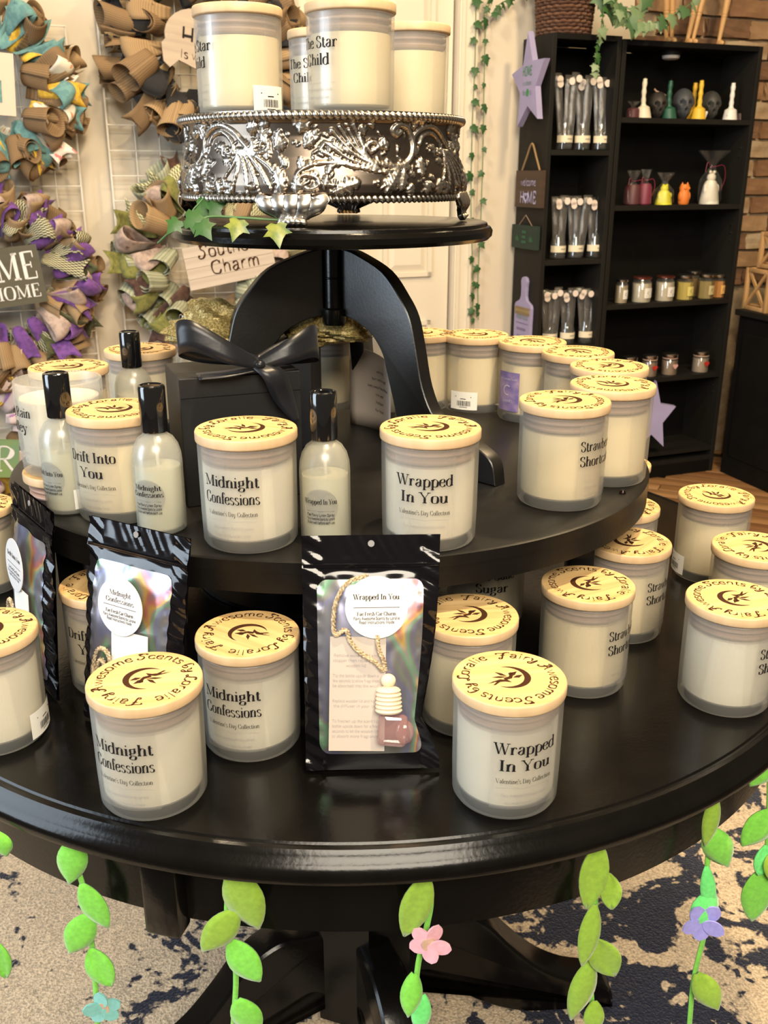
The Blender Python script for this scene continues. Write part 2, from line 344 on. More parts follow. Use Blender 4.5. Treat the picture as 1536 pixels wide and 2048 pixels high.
# holographic film: colour bands follow the surface orientation noise, metallic
def holo(name,seed,amount=1.0):
    m=bpy.data.materials.new(name); m.use_nodes=True; n,L=nodes(m); b=n['Principled BSDF']
    tc=n.new('ShaderNodeTexCoord'); mp=n.new('ShaderNodeMapping'); mp.inputs['Location'].default_value=(seed,seed*.7,seed*.3); L(tc.outputs['Object'],mp.inputs[0])
    mp.inputs['Scale'].default_value=(15,15,11)
    nz=n.new('ShaderNodeTexNoise'); nz.inputs['Scale'].default_value=1; nz.inputs['Detail'].default_value=1.5; nz.inputs['Distortion'].default_value=1.4; L(mp.outputs[0],nz.inputs[0])
    r=n.new('ShaderNodeValToRGB'); cr=r.color_ramp
    cols=[(.30,.40,(.30,.30,.28)),(.42,0,(.26,.27,.42)),(.46,0,(.33,.32,.31)),(.50,0,(.26,.52,.34)),(.535,0,(.46,.45,.42)),(.57,0,(.80,.55,.18)),(.60,0,(.68,.26,.24)),(.63,0,(.36,.30,.40)),(.68,0,(.40,.39,.39))]
    e=cr.elements; e[0].position=.3;e[0].color=(*cols[0][2],1); e[1].position=.68; e[1].color=(*cols[-1][2],1)
    for p_,_,c in cols[1:-1]: x=e.new(p_); x.color=(*c,1)
    L(nz.outputs['Fac'],r.inputs[0]); L(r.outputs[0],b.inputs['Base Color'])
    b.inputs['Metallic'].default_value=.75; b.inputs['Roughness'].default_value=.30
    nb=n.new('ShaderNodeTexNoise'); nb.inputs['Scale'].default_value=1.1; nb.inputs['Distortion'].default_value=2.2; nb.inputs['Detail'].default_value=1; L(mp.outputs[0],nb.inputs[0])
    bp=n.new('ShaderNodeBump'); bp.inputs['Strength'].default_value=.6; bp.inputs['Distance'].default_value=.004; L(nb.outputs['Fac'],bp.inputs['Height']); L(bp.outputs[0],b.inputs['Normal'])
    return m
M['holo']=holo('holographic_film',3.1)
# silver with tarnish in the recesses
def silver():
    m=bpy.data.materials.new('antique_silver'); m.use_nodes=True; n,L=nodes(m); b=n['Principled BSDF']
    at=n.new('ShaderNodeAttribute'); at.attribute_name='relief'
    r=n.new('ShaderNodeValToRGB'); e=r.color_ramp.elements; e[0].position=.05;e[0].color=(.21,.17,.135,1); e[1].position=.60; e[1].color=(.62,.57,.50,1)
    nz=n.new('ShaderNodeTexNoise'); nz.inputs['Scale'].default_value=60; mx=n.new('ShaderNodeMath'); mx.operation='MULTIPLY_ADD'; mx.inputs[1].default_value=.35; 
    L(nz.outputs['Fac'],mx.inputs[0]); L(at.outputs['Fac'],mx.inputs[2]); sb=n.new('ShaderNodeMath'); sb.operation='SUBTRACT'; sb.inputs[1].default_value=.17; L(mx.outputs[0],sb.inputs[0])
    L(sb.outputs[0],r.inputs[0]); L(r.outputs[0],b.inputs['Base Color']); b.inputs['Metallic'].default_value=1; b.inputs['Roughness'].default_value=.33
    return m
M['silver']=silver()
M['silverp']=mat('silver_plain',(.46,.42,.37),.25,metal=1,noise=.35,nscale=70)
# ------------------------------------------------------------ setting
def structure(name,mb,m,**k): return mb.build(name,m,kind='structure',**k)
# wall_back: white wall, with the brick wall continuing on the right
S0,S1=-2.6,1.02      # plaster from S0 to S1, brick beyond, along the wall
def wallbox(mb,s0,s1,z0,z1,d0,d1,mi=0):
    vs=[wp(s,z,d) for s in(s0,s1) for d in(d0,d1) for z in(z0,z1)]
    mb.add(vs,[(0,1,3,2),(4,6,7,5),(0,4,5,1),(2,3,7,6),(0,2,6,4),(1,5,7,3)],mi)
sdl=wall(585,300)[0]; sdr=wall(905,300)[0]      # door leaf
mb=MB(); wallbox(mb,S0,sdl-.01,0,2.9,-.12,0); wallbox(mb,sdr+.01,S1,0,2.9,-.12,0); wallbox(mb,sdl-.01,sdr+.01,2.04,2.9,-.12,0)
structure('wall_back',mb,M['wall'],smooth=False)
mb=MB(); mb.box((.2,1.6,-.03),(7,6.4,.05)); fl=structure('floor',mb,mat('floor_base',(.03,.018,.012),.8))
# wood planks on the floor, running away to the right
pm=[mat('floor_plank_%s'%n,c,.38,col2=c2,nscale=9,stretch=(.35,4,1),spec=.4) for n,c,c2 in(('tan',(.40,.21,.09),(.26,.13,.05)),('brown',(.32,.16,.065),(.20,.09,.04)),('amber',(.48,.27,.12),(.3,.16,.07)))]
plank=MB().box((0,0,0),(.9,.083,.012),bev=.002)
pme=[plank.mesh('plank',m_) for m_ in pm]
pr=random.Random(3); ang=R(-24); ea=Vector((math.cos(ang),math.sin(ang),0)); eb=Vector((-math.sin(ang),math.cos(ang),0))
cnt=0
for j in range(-30,30):
    for i in range(-6,6):
        c=Vector((1.35,3.1,0))+ea*((i+.5*(j%2)+.2*pr.random()*0)*.903)+eb*(j*.0855)
        if c.x<-.9 or c.x>2.7 or c.y<2.4-.4*(c.x>1.1) or c.y>3.72+.38*c.x: continue
        obj('plank',pme[pr.randrange(3)],fl,(c.x,c.y,.001+pr.random()*.0008),(0,0,ang)); cnt+=1
# brick wall
mb=MB(); wallbox(mb,S1,3.4,0,2.9,-.12,-.012); bw=structure('wall_right',mb,mat('mortar',(.34,.24,.14),.95,col2=(.50,.40,.27),nscale=25,bump=.6,bscale=120),smooth=False)
def roughbrick(seed):
    r=random.Random(seed); bm=bmesh.new(); bmesh.ops.create_cube(bm,size=1); bmesh.ops.subdivide_edges(bm,edges=bm.edges[:],cuts=2,use_grid_fill=True)
    for v in bm.verts:
        v.co.x*=.205; v.co.y*=.03; v.co.z*=.062
        for a,q in((0,.004),(1,.004),(2,.003)): v.co[a]+=r.uniform(-q,q)
    return MB().bm(bm)
bcol=[((.36,.20,.10),(.22,.115,.06)),((.24,.13,.07),(.15,.08,.045)),((.48,.30,.16),(.32,.19,.10)),((.38,.24,.13),(.60,.48,.32))]
bmesh_=[roughbrick(i).mesh('brick',mat('brick_%s'%nm,a,.9,col2=b_,nscale=16,bump=.7,bscale=60),smooth=False) for i,((a,b_),nm) in enumerate(zip(bcol,('red','dark','orange','chalky')))]
br=random.Random(11)
for j in range(int(2.5/.0745)):
    z=.06+j*.0745
    for i in range(0,10):
        s=S1+.11+(i+.5*(j%2))*.218
        if s>3.2: continue
        hidden = s<1.52 and z<1.66
        if hidden or z<.75: continue
        obj('brick',bmesh_[br.choice([0,0,1,1,2,3])],bw,wp(s+br.uniform(-.006,.006),z,-.004+br.uniform(-.003,.003)),(br.uniform(-.03,.03),0,YAW))
# door: six moulded panels, frame, hinge
mb=MB(); wallbox(mb,sdl,sdr,.01,2.03,-.05,-.018); dr=structure('door_1',mb,M['doorw'],smooth=False)
sp=[wall(x,450)[0] for x in(600,697,768,866)]
def dpanel(s0,s1,z0,z1):
    m=MB(); fr=.016
    for a,b_,c,d in((s0,s1,z1-fr,z1),(s0,s1,z0,z0+fr),(s0,s0+fr,z0,z1),(s1-fr,s1,z0,z1)): wallbox(m,a,b_,c,d,-.02,-.006)
    m.build('panel_moulding',M['doorw'],dr,smooth=False)
    m=MB(); i=.045; a=[wp(s,z,-.0175) for s,z in((s0+fr,z0+fr),(s1-fr,z0+fr),(s1-fr,z1-fr),(s0+fr,z1-fr))]; b_=[wp(s,z,-.008) for s,z in((s0+i,z0+i),(s1-i,z0+i),(s1-i,z1-i),(s0+i,z1-i))]
    m.add(a+b_,[(4,5,6,7),(0,1,5,4),(1,2,6,5),(2,3,7,6),(3,0,4,7)]); m.build('panel',M['doorw'],dr,smooth=False)
zb=wall(780,556)[1]
for a,b_ in((sp[0],sp[1]),(sp[2],sp[3])):
    dpanel(a,b_,zb,1.50); dpanel(a,b_,1.62,1.92); dpanel(a,b_,.2,zb-.17)
mb=MB(); wz=wall(919,50)[1]; wz0=wall(919,110)[1]; sh=wall(919,80)[0]
mb.tube([wp(sh,wz0,.004),wp(sh,wz,.004)],.006,8); mb.build('hinge',M['hinge'],dr)
mb=MB(); s2=wall(947,200)[0]
wallbox(mb,sdr+.012,s2,0,2.12,-.002,.016); wallbox(mb,sdr+.018,sdr+.03,0,2.12,.016,.022); wallbox(mb,s2-.012,s2-.002,0,2.12,.016,.026)
wallbox(mb,sdl-.085,sdl-.012,0,2.12,-.002,.016); wallbox(mb,sdl-.085,s2,2.045,2.12,-.002,.018)
structure('trim_1',mb,M['doorw'],smooth=False)
# ------------------------------------------------------------ rug
def rugmat():
    m=bpy.data.materials.new('rug_pile'); m.use_nodes=True; n,L=nodes(m); b=n['Principled BSDF']; b.inputs['Roughness'].default_value=.95; b.inputs['Specular IOR Level'].default_value=.1; b.inputs['Sheen Weight'].default_value=.2
    tc=n.new('ShaderNodeTexCoord')
    def nz(sc,det,dist,loc=0):
        mp=n.new('ShaderNodeMapping'); mp.inputs['Location'].default_value=(loc,loc,0); L(tc.outputs['Object'],mp.inputs[0])
        x=n.new('ShaderNodeTexNoise'); x.inputs['Scale'].default_value=sc; x.inputs['Detail'].default_value=det; x.inputs['Distortion'].default_value=dist; L(mp.outputs[0],x.inputs[0]); return x.outputs['Fac']
    big=nz(8.5,6,1.4,1.3); fine=nz(70,3,.3); low=nz(1.3,1,0,4.0)
    sep=n.new('ShaderNodeSeparateXYZ'); L(tc.outputs['Object'],sep.inputs[0])
    def ma(op,a,b_,c=None):
        x=n.new('ShaderNodeMath'); x.operation=op
        for i,q in enumerate((a,b_,c)):
            if q is None: continue
            if isinstance(q,(int,float)): x.inputs[i].default_value=q
            else: L(q,x.inputs[i])
        return x.outputs[0]
    v=ma('ADD',big,ma('MULTIPLY',ma('SUBTRACT',fine,.5),.30)); v=ma('ADD',v,ma('MULTIPLY',ma('SUBTRACT',low,.5),.25))
    v=ma('ADD',v,ma('MULTIPLY',sep.outputs[0],.07))
    r=n.new('ShaderNodeValToRGB'); e=r.color_ramp.elements; e[0].position=.535;e[0].color=(.66,.54,.39,1);e[1].position=.575;e[1].color=(.018,.022,.045,1)
    L(v,r.inputs[0]); f2=nz(260,2,0); r2=n.new('ShaderNodeValToRGB'); r2.color_ramp.elements[0].color=(.55,.55,.55,1); r2.color_ramp.elements[1].color=(1.25,1.22,1.2,1); r2.color_ramp.elements[0].position=.3; r2.color_ramp.elements[1].position=.7
    L(f2,r2.inputs[0]); mx=n.new('ShaderNodeMix'); mx.data_type='RGBA'; mx.blend_type='MULTIPLY'; mx.inputs[0].default_value=1; L(r.outputs[0],mx.inputs[6]); L(r2.outputs[0],mx.inputs[7]); L(mx.outputs[2],b.inputs['Base Color'])
    bp=n.new('ShaderNodeBump'); bp.inputs['Strength'].default_value=.8; bp.inputs['Distance'].default_value=.005; L(f2,bp.inputs['Height']); L(bp.outputs[0],b.inputs['Normal'])
    return m
mb=MB(); mb.box((-.1,1.25,.005),(2.7,2.3,.010),bev=.003)
mb.build('area_rug',rugmat(),label='beige and navy distressed pattern rug under the round table',cat='rug')
# ------------------------------------------------------------ round display table
ZL=H-.478; ZM=H-.316; TC=Vector((-.035,1.13,0)); MC=Vector((-.06,1.084,0)); TT=Vector((-.058,1.12,0)); ZT=H-.052
t=thing('round_table','large round black pedestal table with beaded rim, bottom tier of the display','table',(TC.x,TC.y,0))
mb=MB(); z=ZL
prof=[(0,z),(.537,z),(.5385,z-.0015),(.5405,z-.0015),(.5425,z+.0005),(.546,z+.0002),(.549,z-.003),(.5505,z-.006),(.5535,z-.008),(.557,z-.0125),(.5585,z-.018),(.557,z-.0235),(.552,z-.0275),(.545,z-.029),(.2,z-.029),(0,z-.029)]
mb.lathe(prof,192); mb.build('tabletop',M['black'],t)
mb=MB(); za=z-.029; mb.lathe([(.50,za),(.527,za),(.527,za-.066),(.50,za-.066),(.50,za)],192); mb.build('apron',M['black'],t)
a=math.atan2(onplane(360,1770,(0,.64,0),(0,1,0)).y-TC.y,onplane(360,1770,(0,.64,0),(0,1,0)).x-TC.x)
mb=MB(); mb.box((0,0,0),(.032,.022,.074),bev=.004); mb.build('apron_block',M['black'],t,loc=(.532*math.cos(a),.532*math.sin(a),za-.0385),rot=(0,0,a+PI/2))
mb=MB(); mb.lathe([(0,za-.03),(.13,za-.03),(.135,za-.05),(.128,za-.075),(.10,za-.088),(.085,za-.10),(0,za-.10)],64); mb.build('pedestal_collar',M['black'],t)
mb=MB()
def hexr(r,n=8,off=0): return [(r*math.cos(2*PI*(i+.5)/n+off),r*math.sin(2*PI*(i+.5)/n+off)) for i in range(n)]
mb.prism(hexr(.078,6,R(10)),.05,za-.095); mb.build('pedestal_column',M['black'],t,smooth=False)
def legprof(outer,inner,th,name,az,base,parent,m,sub=5,bev=.004,center=(0,0)):
    o=[(p.x,p.y) for p in bez([(a,b,0) for a,b in outer],sub)]; i=[(p.x,p.y) for p in bez([(a,b,0) for a,b in inner],sub)]
    pl=o+i[::-1]; bm=bmesh.new(); vs=[bm.verts.new((x,-th/2,zz)) for x,zz in pl]; f=bm.faces.new(vs)
    ex=bmesh.ops.extrude_face_region(bm,geom=[f]); bmesh.ops.translate(bm,vec=(0,th,0),verts=[v for v in ex['geom'] if isinstance(v,bmesh.types.BMVert)])
    bmesh.ops.recalc_face_normals(bm,faces=bm.faces); 
    eds=[e for e in bm.edges if abs(e.verts[0].co.y-e.verts[1].co.y)<1e-6]
    bmesh.ops.bevel(bm,geom=eds,offset=bev,segments=3,affect='EDGES',profile=.6)
    return MB().bm(bm).build(name,m,parent,loc=(center[0],center[1],base),rot=(0,0,az))
for az in(4,100,205,288):
    legprof([(.05,.205),(.085,.208),(.135,.215),(.185,.19),(.225,.145),(.265,.105),(.31,.078),(.355,.066),(.385,.047),(.392,.012)],
            [(.05,.06),(.085,.10),(.115,.095),(.15,.06),(.20,.03),(.25,.014),(.30,.012),(.36,.012),(.39,.011)],.052,'leg',R(az),0,t,M['black'],bev=.009)
# ------------------------------------------------------------ middle tier riser
t2=thing('display_riser','black oval two-inch deep riser shelf standing on the round table','riser',(MC.x,MC.y,ZL))
h=ZM-ZL; mb=MB(); mb.lathe([(0,h),(.362,h),(.365,h-.0015),(.365,h-.012),(.355,h-.014),(0,h-.014)],160,sx=1,sy=.9)
mb.build('riser_top',M['blacks'],t2)
mb=MB(); mb.lathe([(.352,h-.012),(.3645,h-.012),(.3645,h-.031),(.352,h-.031),(.352,h-.012)],160,sy=.9); fs=mb.build('riser_fascia',M['blacks'],t2)
for px in(598,):
    q=onplane(px,1155,(0,.757,0),(0,1,0)); MB().box((0,0,0),(.0012,.002,.028)).build('joint',M['black'],fs,loc=(q.x-MC.x,-.3265,h-.017))
for px,pv,dy in((1232,1150,.9),(300,1130,.9)):
    q=P(px,1230,ZL); mb=MB(); mb.box((0,0,0),(.026,.026,h-.014),bev=.002)
    x=.262*(1 if px>700 else -1); y=-.175
    mb.build('leg',M['blacks'],t2,loc=(x,y,(h-.014)/2))
for x,y in((.2,.21),(-.2,.21)):
    MB().box((0,0,0),(.026,.026,h-.014),bev=.002).build('leg',M['blacks'],t2,loc=(x,y,(h-.014)/2))
MB().lathe([(0,.001),(.16,.001),(.16,.006),(.1,.008),(.1,h-.02),(.13,h-.0145),(0,h-.0145)],48).build('centre_drum',M['blacks'],t2,loc=(-.02,.05,0))
# ------------------------------------------------------------ pedestal stand (three legged) on the riser
t3=thing('pedestal_stand','small round black stand with three curved legs on the middle tier','stand',(TT.x,TT.y,ZM))
hz=ZT-ZM; mb=MB()
mb.lathe([(0,hz),(.171,hz),(.1735,hz-.001),(.1745,hz-.004),(.1775,hz-.005),(.180,hz-.009),(.1795,hz-.0145),(.1755,hz-.0185),(.165,hz-.0195),(0,hz-.0195)],128); mb.build('round_top',M['black'],t3)
mb=MB(); mb.box((0,0,hz-.0245),(.068,.068,.010),bev=.002); mb.build('mount_plate',M['black'],t3,rot=(0,0,R(8)))
mb=MB(); mb.lathe([(0,.148),(.0125,.148),(.0140,.151),(.0140,.166),(.0105,.168),(.0102,.20),(.0110,.201),(.0110,.2015),(.0102,.2025),(.0102,hz-.029),(0,hz-.029)],32); mb.build('post',M['black'],t3)
b0=-.052-hz
outer=[(.0185,-.082),(.040,-.087),(.0804,-.1035),(.1060,-.1285),(.1215,-.1506),(.1307,-.1823),(.1415,-.2248),(.160,-.255),(.190,-.268),(.2178,-.2770),(.2394,-.2903),(.2456,-.3155)]
inner=[(.0185,-.158),(.028,-.1592),(.0441,-.1640),(.0651,-.1754),(.0805,-.1939),(.0866,-.2112),(.0967,-.243),(.107,-.270),(.135,-.292),(.17,-.302),(.195,-.306),(.205,-.3155)]
zz=lambda L:[(r_,z_+.316) for r_,z_ in L]
MB().lathe([(0,.158),(.0215,.158),(.0215,.232),(0,.232)],6).build('hub',M['black'],t3,loc=(.003,.016,0),smooth=False)
for az in(-43,197,77): legprof(zz(outer),zz(inner),.019,'leg',R(az),0,t3,M['stand'],bev=.0025,sub=4,center=(.003,.015))
# ------------------------------------------------------------ silver cake plateau
PC=Vector((-.0686,1.14,ZT))
def relief_panel(nx,ny):
    Hh=np.zeros((nx,ny)); Lx,Ly=.243,.066
    X,Y=np.meshgrid(np.linspace(0,1,nx,endpoint=False)*Lx,np.linspace(0,1,ny)*Ly,indexing='ij')
    cv=lambda pts:[((u-590)/305*Lx,(382-v)/139*Ly) for u,v in pts]
    def stroke(pts,w0,w1,h=1.,double=False):
        p=[(q.x,q.y) for q in bez([(a,b,0) for a,b in cv(pts)],6)]; n=len(p)
        for i in range(n-1):
            w=w0+(w1-w0)*i/n; ax,ay=p[i];bx,by=p[i+1];dx,dy=bx-ax,by-ay;l=dx*dx+dy*dy+1e-12
            t=np.clip(((X-ax)*dx+(Y-ay)*dy)/l,0,1); d=np.hypot(X-ax-t*dx,Y-ay-t*dy)/w
            z=h*np.clip(1-d*d,0,1)**.6
            if double: z=z*(1-.55*np.exp(-(d/.28)**2))
            np.maximum(Hh,z,out=Hh)
    def leaf(u,v,ang,ln,wd,h=.9):
        (cx,cy),=cv([(u,v)]); c,s=math.cos(ang),math.sin(ang); a=(X-cx)*c+(Y-cy)*s; b=-(X-cx)*s+(Y-cy)*c
        t=a/ln; ww=wd*np.clip(np.sin(np.clip(t,0,1)*PI),0,1)**.6*(1+.28*np.cos(t*PI*7)); m=(t>0)&(t<1)&(np.abs(b)<ww)
        z=h*(1-.55*(np.abs(b)/(ww+1e-6))**2)*(.8+.2*np.abs(np.cos((t*7-np.abs(b)/wd*1.2)*PI)))*np.where(np.abs(b)<.0005,1.15,1)
        np.maximum(Hh,np.where(m,z,0),out=Hh)
    S=stroke
    S([(611,352),(604,360),(613,366),(624,358),(620,345),(606,340),(597,350),(600,334),(622,320),(660,322),(700,334),(742,326)],.0014,.0016,1,True)
    S([(686,286),(694,282),(700,290),(690,300),(684,290),(680,300),(688,314),(709,322),(730,324),(748,310),(754,285),(746,258),(731,252),(722,262),(728,270),(735,264)],.0017,.0024,1,True)
    S([(757,300),(755,275),(769,258),(790,252),(811,263),(827,283),(844,300),(861,298),(864,285),(856,282),(853,290)],.0024,.0016,1,True)
    S([(766,284),(774,270),(790,264),(804,274),(812,290),(808,302),(800,300),(802,292)],.0018,.0012,.9,True)
    for a,b in (((819,296),(816,372)),((822,296),(838,378)),((826,296),(856,380)),((830,296),(870,366)),((836,298),(884,350)),((820,300),(802,350))):
        S([a,((a[0]+b[0])/2+4,(a[1]+b[1])/2-3),b],.0019,.0008,.9,True)
    for b in ((640,262),(650,256),(662,262),(668,252),(676,270),(632,284),(628,300),(640,312)):
        S([(700,330),((700+b[0])/2-3,(330+b[1])/2+6),b],.0010,.0016,.8)
    for q in ((612,262,2.2,.013,.006),(600,268,1.2,.012,.005),(606,290,.6,.012,.005),(640,372,.35,.028,.0065),(706,372,.9,.026,.007),(734,330,4.4,.020,.006),(765,310,4.5,.016,.006),(775,352,4.2,.013,.006),
              (792,350,4.9,.013,.006),(834,258,.1,.012,.006),(850,262,5.6,.013,.005),(840,278,5.2,.010,.005),(880,262,4.4,.014,.005),(872,292,.3,.014,.005),(877,330,5,.018,.006),(884,374,1.7,.018,.005),(596,374,1.4,.014,.005),
              (700,292,.4,.012,.004),(712,298,1.8,.012,.004),(716,286,3.0,.011,.004),(742,378,1.6,.010,.005),(655,300,2.6,.014,.004),(756,256,1.2,.009,.004)): leaf(*q)
    for i in range(14):
        a=rnd.uniform(0,6.3); r_=rnd.uniform(0,9); S([(786+r_*math.cos(a),290+r_*math.sin(a)),(787+r_*math.cos(a),290+r_*math.sin(a))],.0011,.0011,.75)
    for i in range(110):
        u,v=rnd.uniform(592,893),rnd.uniform(250,380); S([(u,v),(u+rnd.uniform(-6,6),v+rnd.uniform(-7,7))],.0012,.0009,.45)
    for i in range(46):
        u,v=rnd.uniform(594,890),rnd.uniform(252,378); leaf(u,v,rnd.uniform(0,6.28),rnd.uniform(.007,.012),rnd.uniform(.0025,.004),.55)
    edge=np.minimum(X/Lx,1-X/Lx)*nx; Hh*=np.clip(edge/1.5,0,1)
    return Hh
NXP,NY=232,64; HP=relief_panel(NXP,NY)
plate=thing('cake_plateau','round antique silver cake plateau with embossed scrolls and shell feet','cake stand',PC)
def rprof(z):  # local z, 0 at tray
    return np.interp(z,[.0255,.032,.040,.050,.065,.085,.097,.101],[.1545,.1585,.1595,.1575,.1525,.1490,.1500,.1530])
vs=[];rel=[];nt_=NXP*4
zs=np.linspace(.0275,.1005,NY)
A0=R(-98)
for i in range(nt_):
    th=A0+2*PI*i/nt_; c,s=math.cos(th),math.sin(th)
    for j in range(NY):
        h_=HP[i%NXP,j]; r_=rprof(zs[j])+.0034*h_; vs.append((r_*c,r_*s,float(zs[j]))); rel.append(float(h_))
mb=MB(); mb.v=vs; mb.f=[(i*NY+j,((i+1)%nt_)*NY+j,((i+1)%nt_)*NY+j+1,i*NY+j+1) for i in range(nt_) for j in range(NY-1)]; mb.m=[0]*len(mb.f)
me=mb.mesh('embossed_band',M['silver']); me.set_sharp_from_angle(angle=R(80)); at=me.attributes.new('relief','FLOAT','POINT'); at.data.foreach_set('value',rel); obj('embossed_band',me,plate)
def rope(z,r,tr,name,n=150):
    vs=[];rel=[];K=n*8;m=12
    for i in range(K):
        th=2*PI*i/K
        for j in range(m):
            a=2*PI*j/m; k=.5+.5*math.cos(n*th+a*1.0); q=tr*(.72+.34*k); rr=r+q*math.cos(a); vs.append((rr*math.cos(th),rr*math.sin(th),z+q*math.sin(a))); rel.append(k)
    mb=MB(); mb.v=vs; mb.f=[(i*m+j,((i+1)%K)*m+j,((i+1)%K)*m+(j+1)%m,i*m+(j+1)%m) for i in range(K) for j in range(m)]; mb.m=[0]*len(mb.f)
    me=mb.mesh(name,M['silver']); me.set_sharp_from_angle(angle=R(90)); a=me.attributes.new('relief','FLOAT','POINT'); a.data.foreach_set('value',rel); obj(name,me,plate)
rope(.1035,.1545,.0044,'top_rope_rim'); rope(.0265,.1545,.0042,'bottom_rope_rim')
MB().lathe([(0,.1015),(.150,.1015),(.153,.1035),(.1545,.108),(.156,.108),(.156,.101),(.150,.0995),(0,.0995)],128).build('plate_top',M['silverp'],plate)
MB().lathe([(0,.024),(.152,.024),(.154,.0265),(0,.0268)],96).build('base_plate',M['silverp'],plate)
# shell foot
nu,nv=41,26; vs=[];rel=[]
for i in range(nu):
    x=-1+2*i/(nu-1)
    for j in range(nv):
        t_=j/(nv-1); wd=np.interp(t_,[0,.15,.35,.5,.65,.85,.94,1],[.034,.0375,.031,.019,.0125,.0105,.0130,.012])
        fl_=.5+.5*math.cos(x*PI*(5.5)); vol=math.exp(-((abs(x)-.8)/.16)**2)*(1-t_)
        out=np.interp(t_,[0,.3,.6,.85,1],[.002,.006,.001,.002,.007])*(1-.35*x*x)
        k=fl_*(.25+.75*min(1,1.2-abs(x)))+vol*.8
        ca=x*wd/.155; r_=.152+out+.0022*k
        z=.0275*(1-t_)+.001-.004*vol*(t_<.4)*0
        if t_<.01: z=.0285
        vs.append((r_*math.sin(ca),-r_*math.cos(ca),z)); rel.append(min(1,k))
mb=MB(); mb.v=vs; mb.f=[(i*nv+j,i*nv+j+1,(i+1)*nv+j+1,(i+1)*nv+j) for i in range(nu-1) for j in range(nv-1)]; mb.m=[0]*len(mb.f)
fme=mb.mesh('foot',M['silver']); a=fme.attributes.new('relief','FLOAT','POINT'); a.data.foreach_set('value',rel)
for az in(-98,-8,82,172):
    fo=solid(obj('foot',fme,plate,rot=(0,0,R(az+90))),.007,1)
# ------------------------------------------------------------ candles
RJ=.0435
mb=MB(); mb.lathe([(0,0),(.036,0),(.0405,.0012),(.0425,.0045),(RJ-.0004,.03),(RJ,.0935),(RJ-.0008,.0945),(RJ-.0026,.0945),(RJ-.003,.0935),(.0395,.0115),(.037,.0095),(0,.009)],56)
JAR=mb.mesh('jar',M['glass'])
WAX=MB().lathe([(0,.0102),(.0365,.0105),(.0390,.0125),(.0397,.075),(.0392,.0762),(0,.0762)],48).mesh('wax',M['wax'])
WAXW=WAX.copy(); WAXW.materials.clear(); WAXW.materials.append(M['waxw'])
PLUG=MB().lathe([(0,.0795),(.0335,.0785),(.0385,.0795),(.0400,.0815),(.0398,.0832),(.0350,.0845),(.0350,.0862),(.0400,.0874),(.0400,.0893),(.0350,.0908),(.0350,.0945),(0,.0945)],48).mesh('lid_seal',M['plug'])
mb=MB(); mb.lathe([(0,.0947),(.0435,.0947),(.0448,.0955)],64,1); mb.lathe([(.0448,.0955),(.0450,.0965),(.0450,.1027),(.0444,.1040)],64,1); mb.lathe([(.0444,.1040),(.0440,.1043),(0,.1043)],64,0)
bm=bmesh.new(); me0=mb.mesh('lid',[M['lid'],M['lidside']]); bm.from_mesh(me0); bmesh.ops.remove_doubles(bm,verts=bm.verts,dist=1e-5); bm.to_mesh(me0); bm.free(); LID=me0
# engraving: text on a circle plus moon and winged figure
mb=MB(); zt=.1045
def arc(x,y): 
    a=PI/2-x/.0335; r_=.0318+y; return (r_*math.cos(a),r_*math.sin(a),zt)
polys,wt=strokes2d('Fairy Awesome Scents by Loralie',.0088,'script'); kx=2*PI*.0335*.955/wt
for p in polys: mb.add([arc((x)*kx,y) for x,y in p],[tuple(range(len(p)))])
def crescent(R0,R1,off,n=28):
    out=[(R0*math.cos(a),R0*math.sin(a)) for a in np.linspace(-2.35,1.75,n)]
    p0,p1=out[0],out[-1]; inn=[]
    for i,(x,y) in enumerate(out[::-1]):
        t_=i/(n-1); s=math.sin(PI*t_); l=math.hypot(x,y); k=(l-.0052*s)/l; inn.append((x*k,y*k))
    return out,inn
o_,i_=crescent(.0168,.012,.004); n_=len(o_); i_=i_[::-1]
for k in range(n_-1): mb.add([(*o_[k],zt),(*o_[k+1],zt),(*i_[k+1],zt),(*i_[k],zt)],[(0,1,2,3)])
fig=[[(-14,-4),(-6,-1),(0,-3),(2,-7),(-3,-5),(-8,-5)],[(-2,-3),(4,-1),(6,3),(2,2),(-3,0)],[(2,1),(8,4),(11,9),(6,8),(3,4)],[(5,0),(10,-1),(14,3),(9,3)],[(1,3),(-2,8),(-7,11),(-4,5)],[(1,2),(-6,4),(-12,3),(-5,1)],[(-9,-4),(-14,-9),(-12,-9),(-7,-5)],[(-12,-5),(-18,-6),(-12,-3.6)],[(4,4),(7,6),(6,8.5),(3.4,7.4),(3,5.4)]]
for q in fig: mb.add([(-.0025+x*.00098,-.0012+y*.00098,zt) for x,y in q],[tuple(range(len(q)))])
ENG=mb.mesh('engraving',M['burn'],smooth=False)
def cyl(r,a0=0,z0=0):
    return lambda x,y:(r*math.sin(x/r+a0),-r*math.cos(x/r+a0),z0+y)
def patch(r,a0,w_,z0,z1,n=14,rc=0):
    mb=MB(); mb.grid(lambda s,t_:(r*math.sin(a0+(s-.5)*w_/r),-r*math.cos(a0+(s-.5)*w_/r),z0+(z1-z0)*t_),n,2); return mb
LAB=patch(RJ+.00025,0,.056,.013,.088).mesh('label',M['label'])
TXT={}
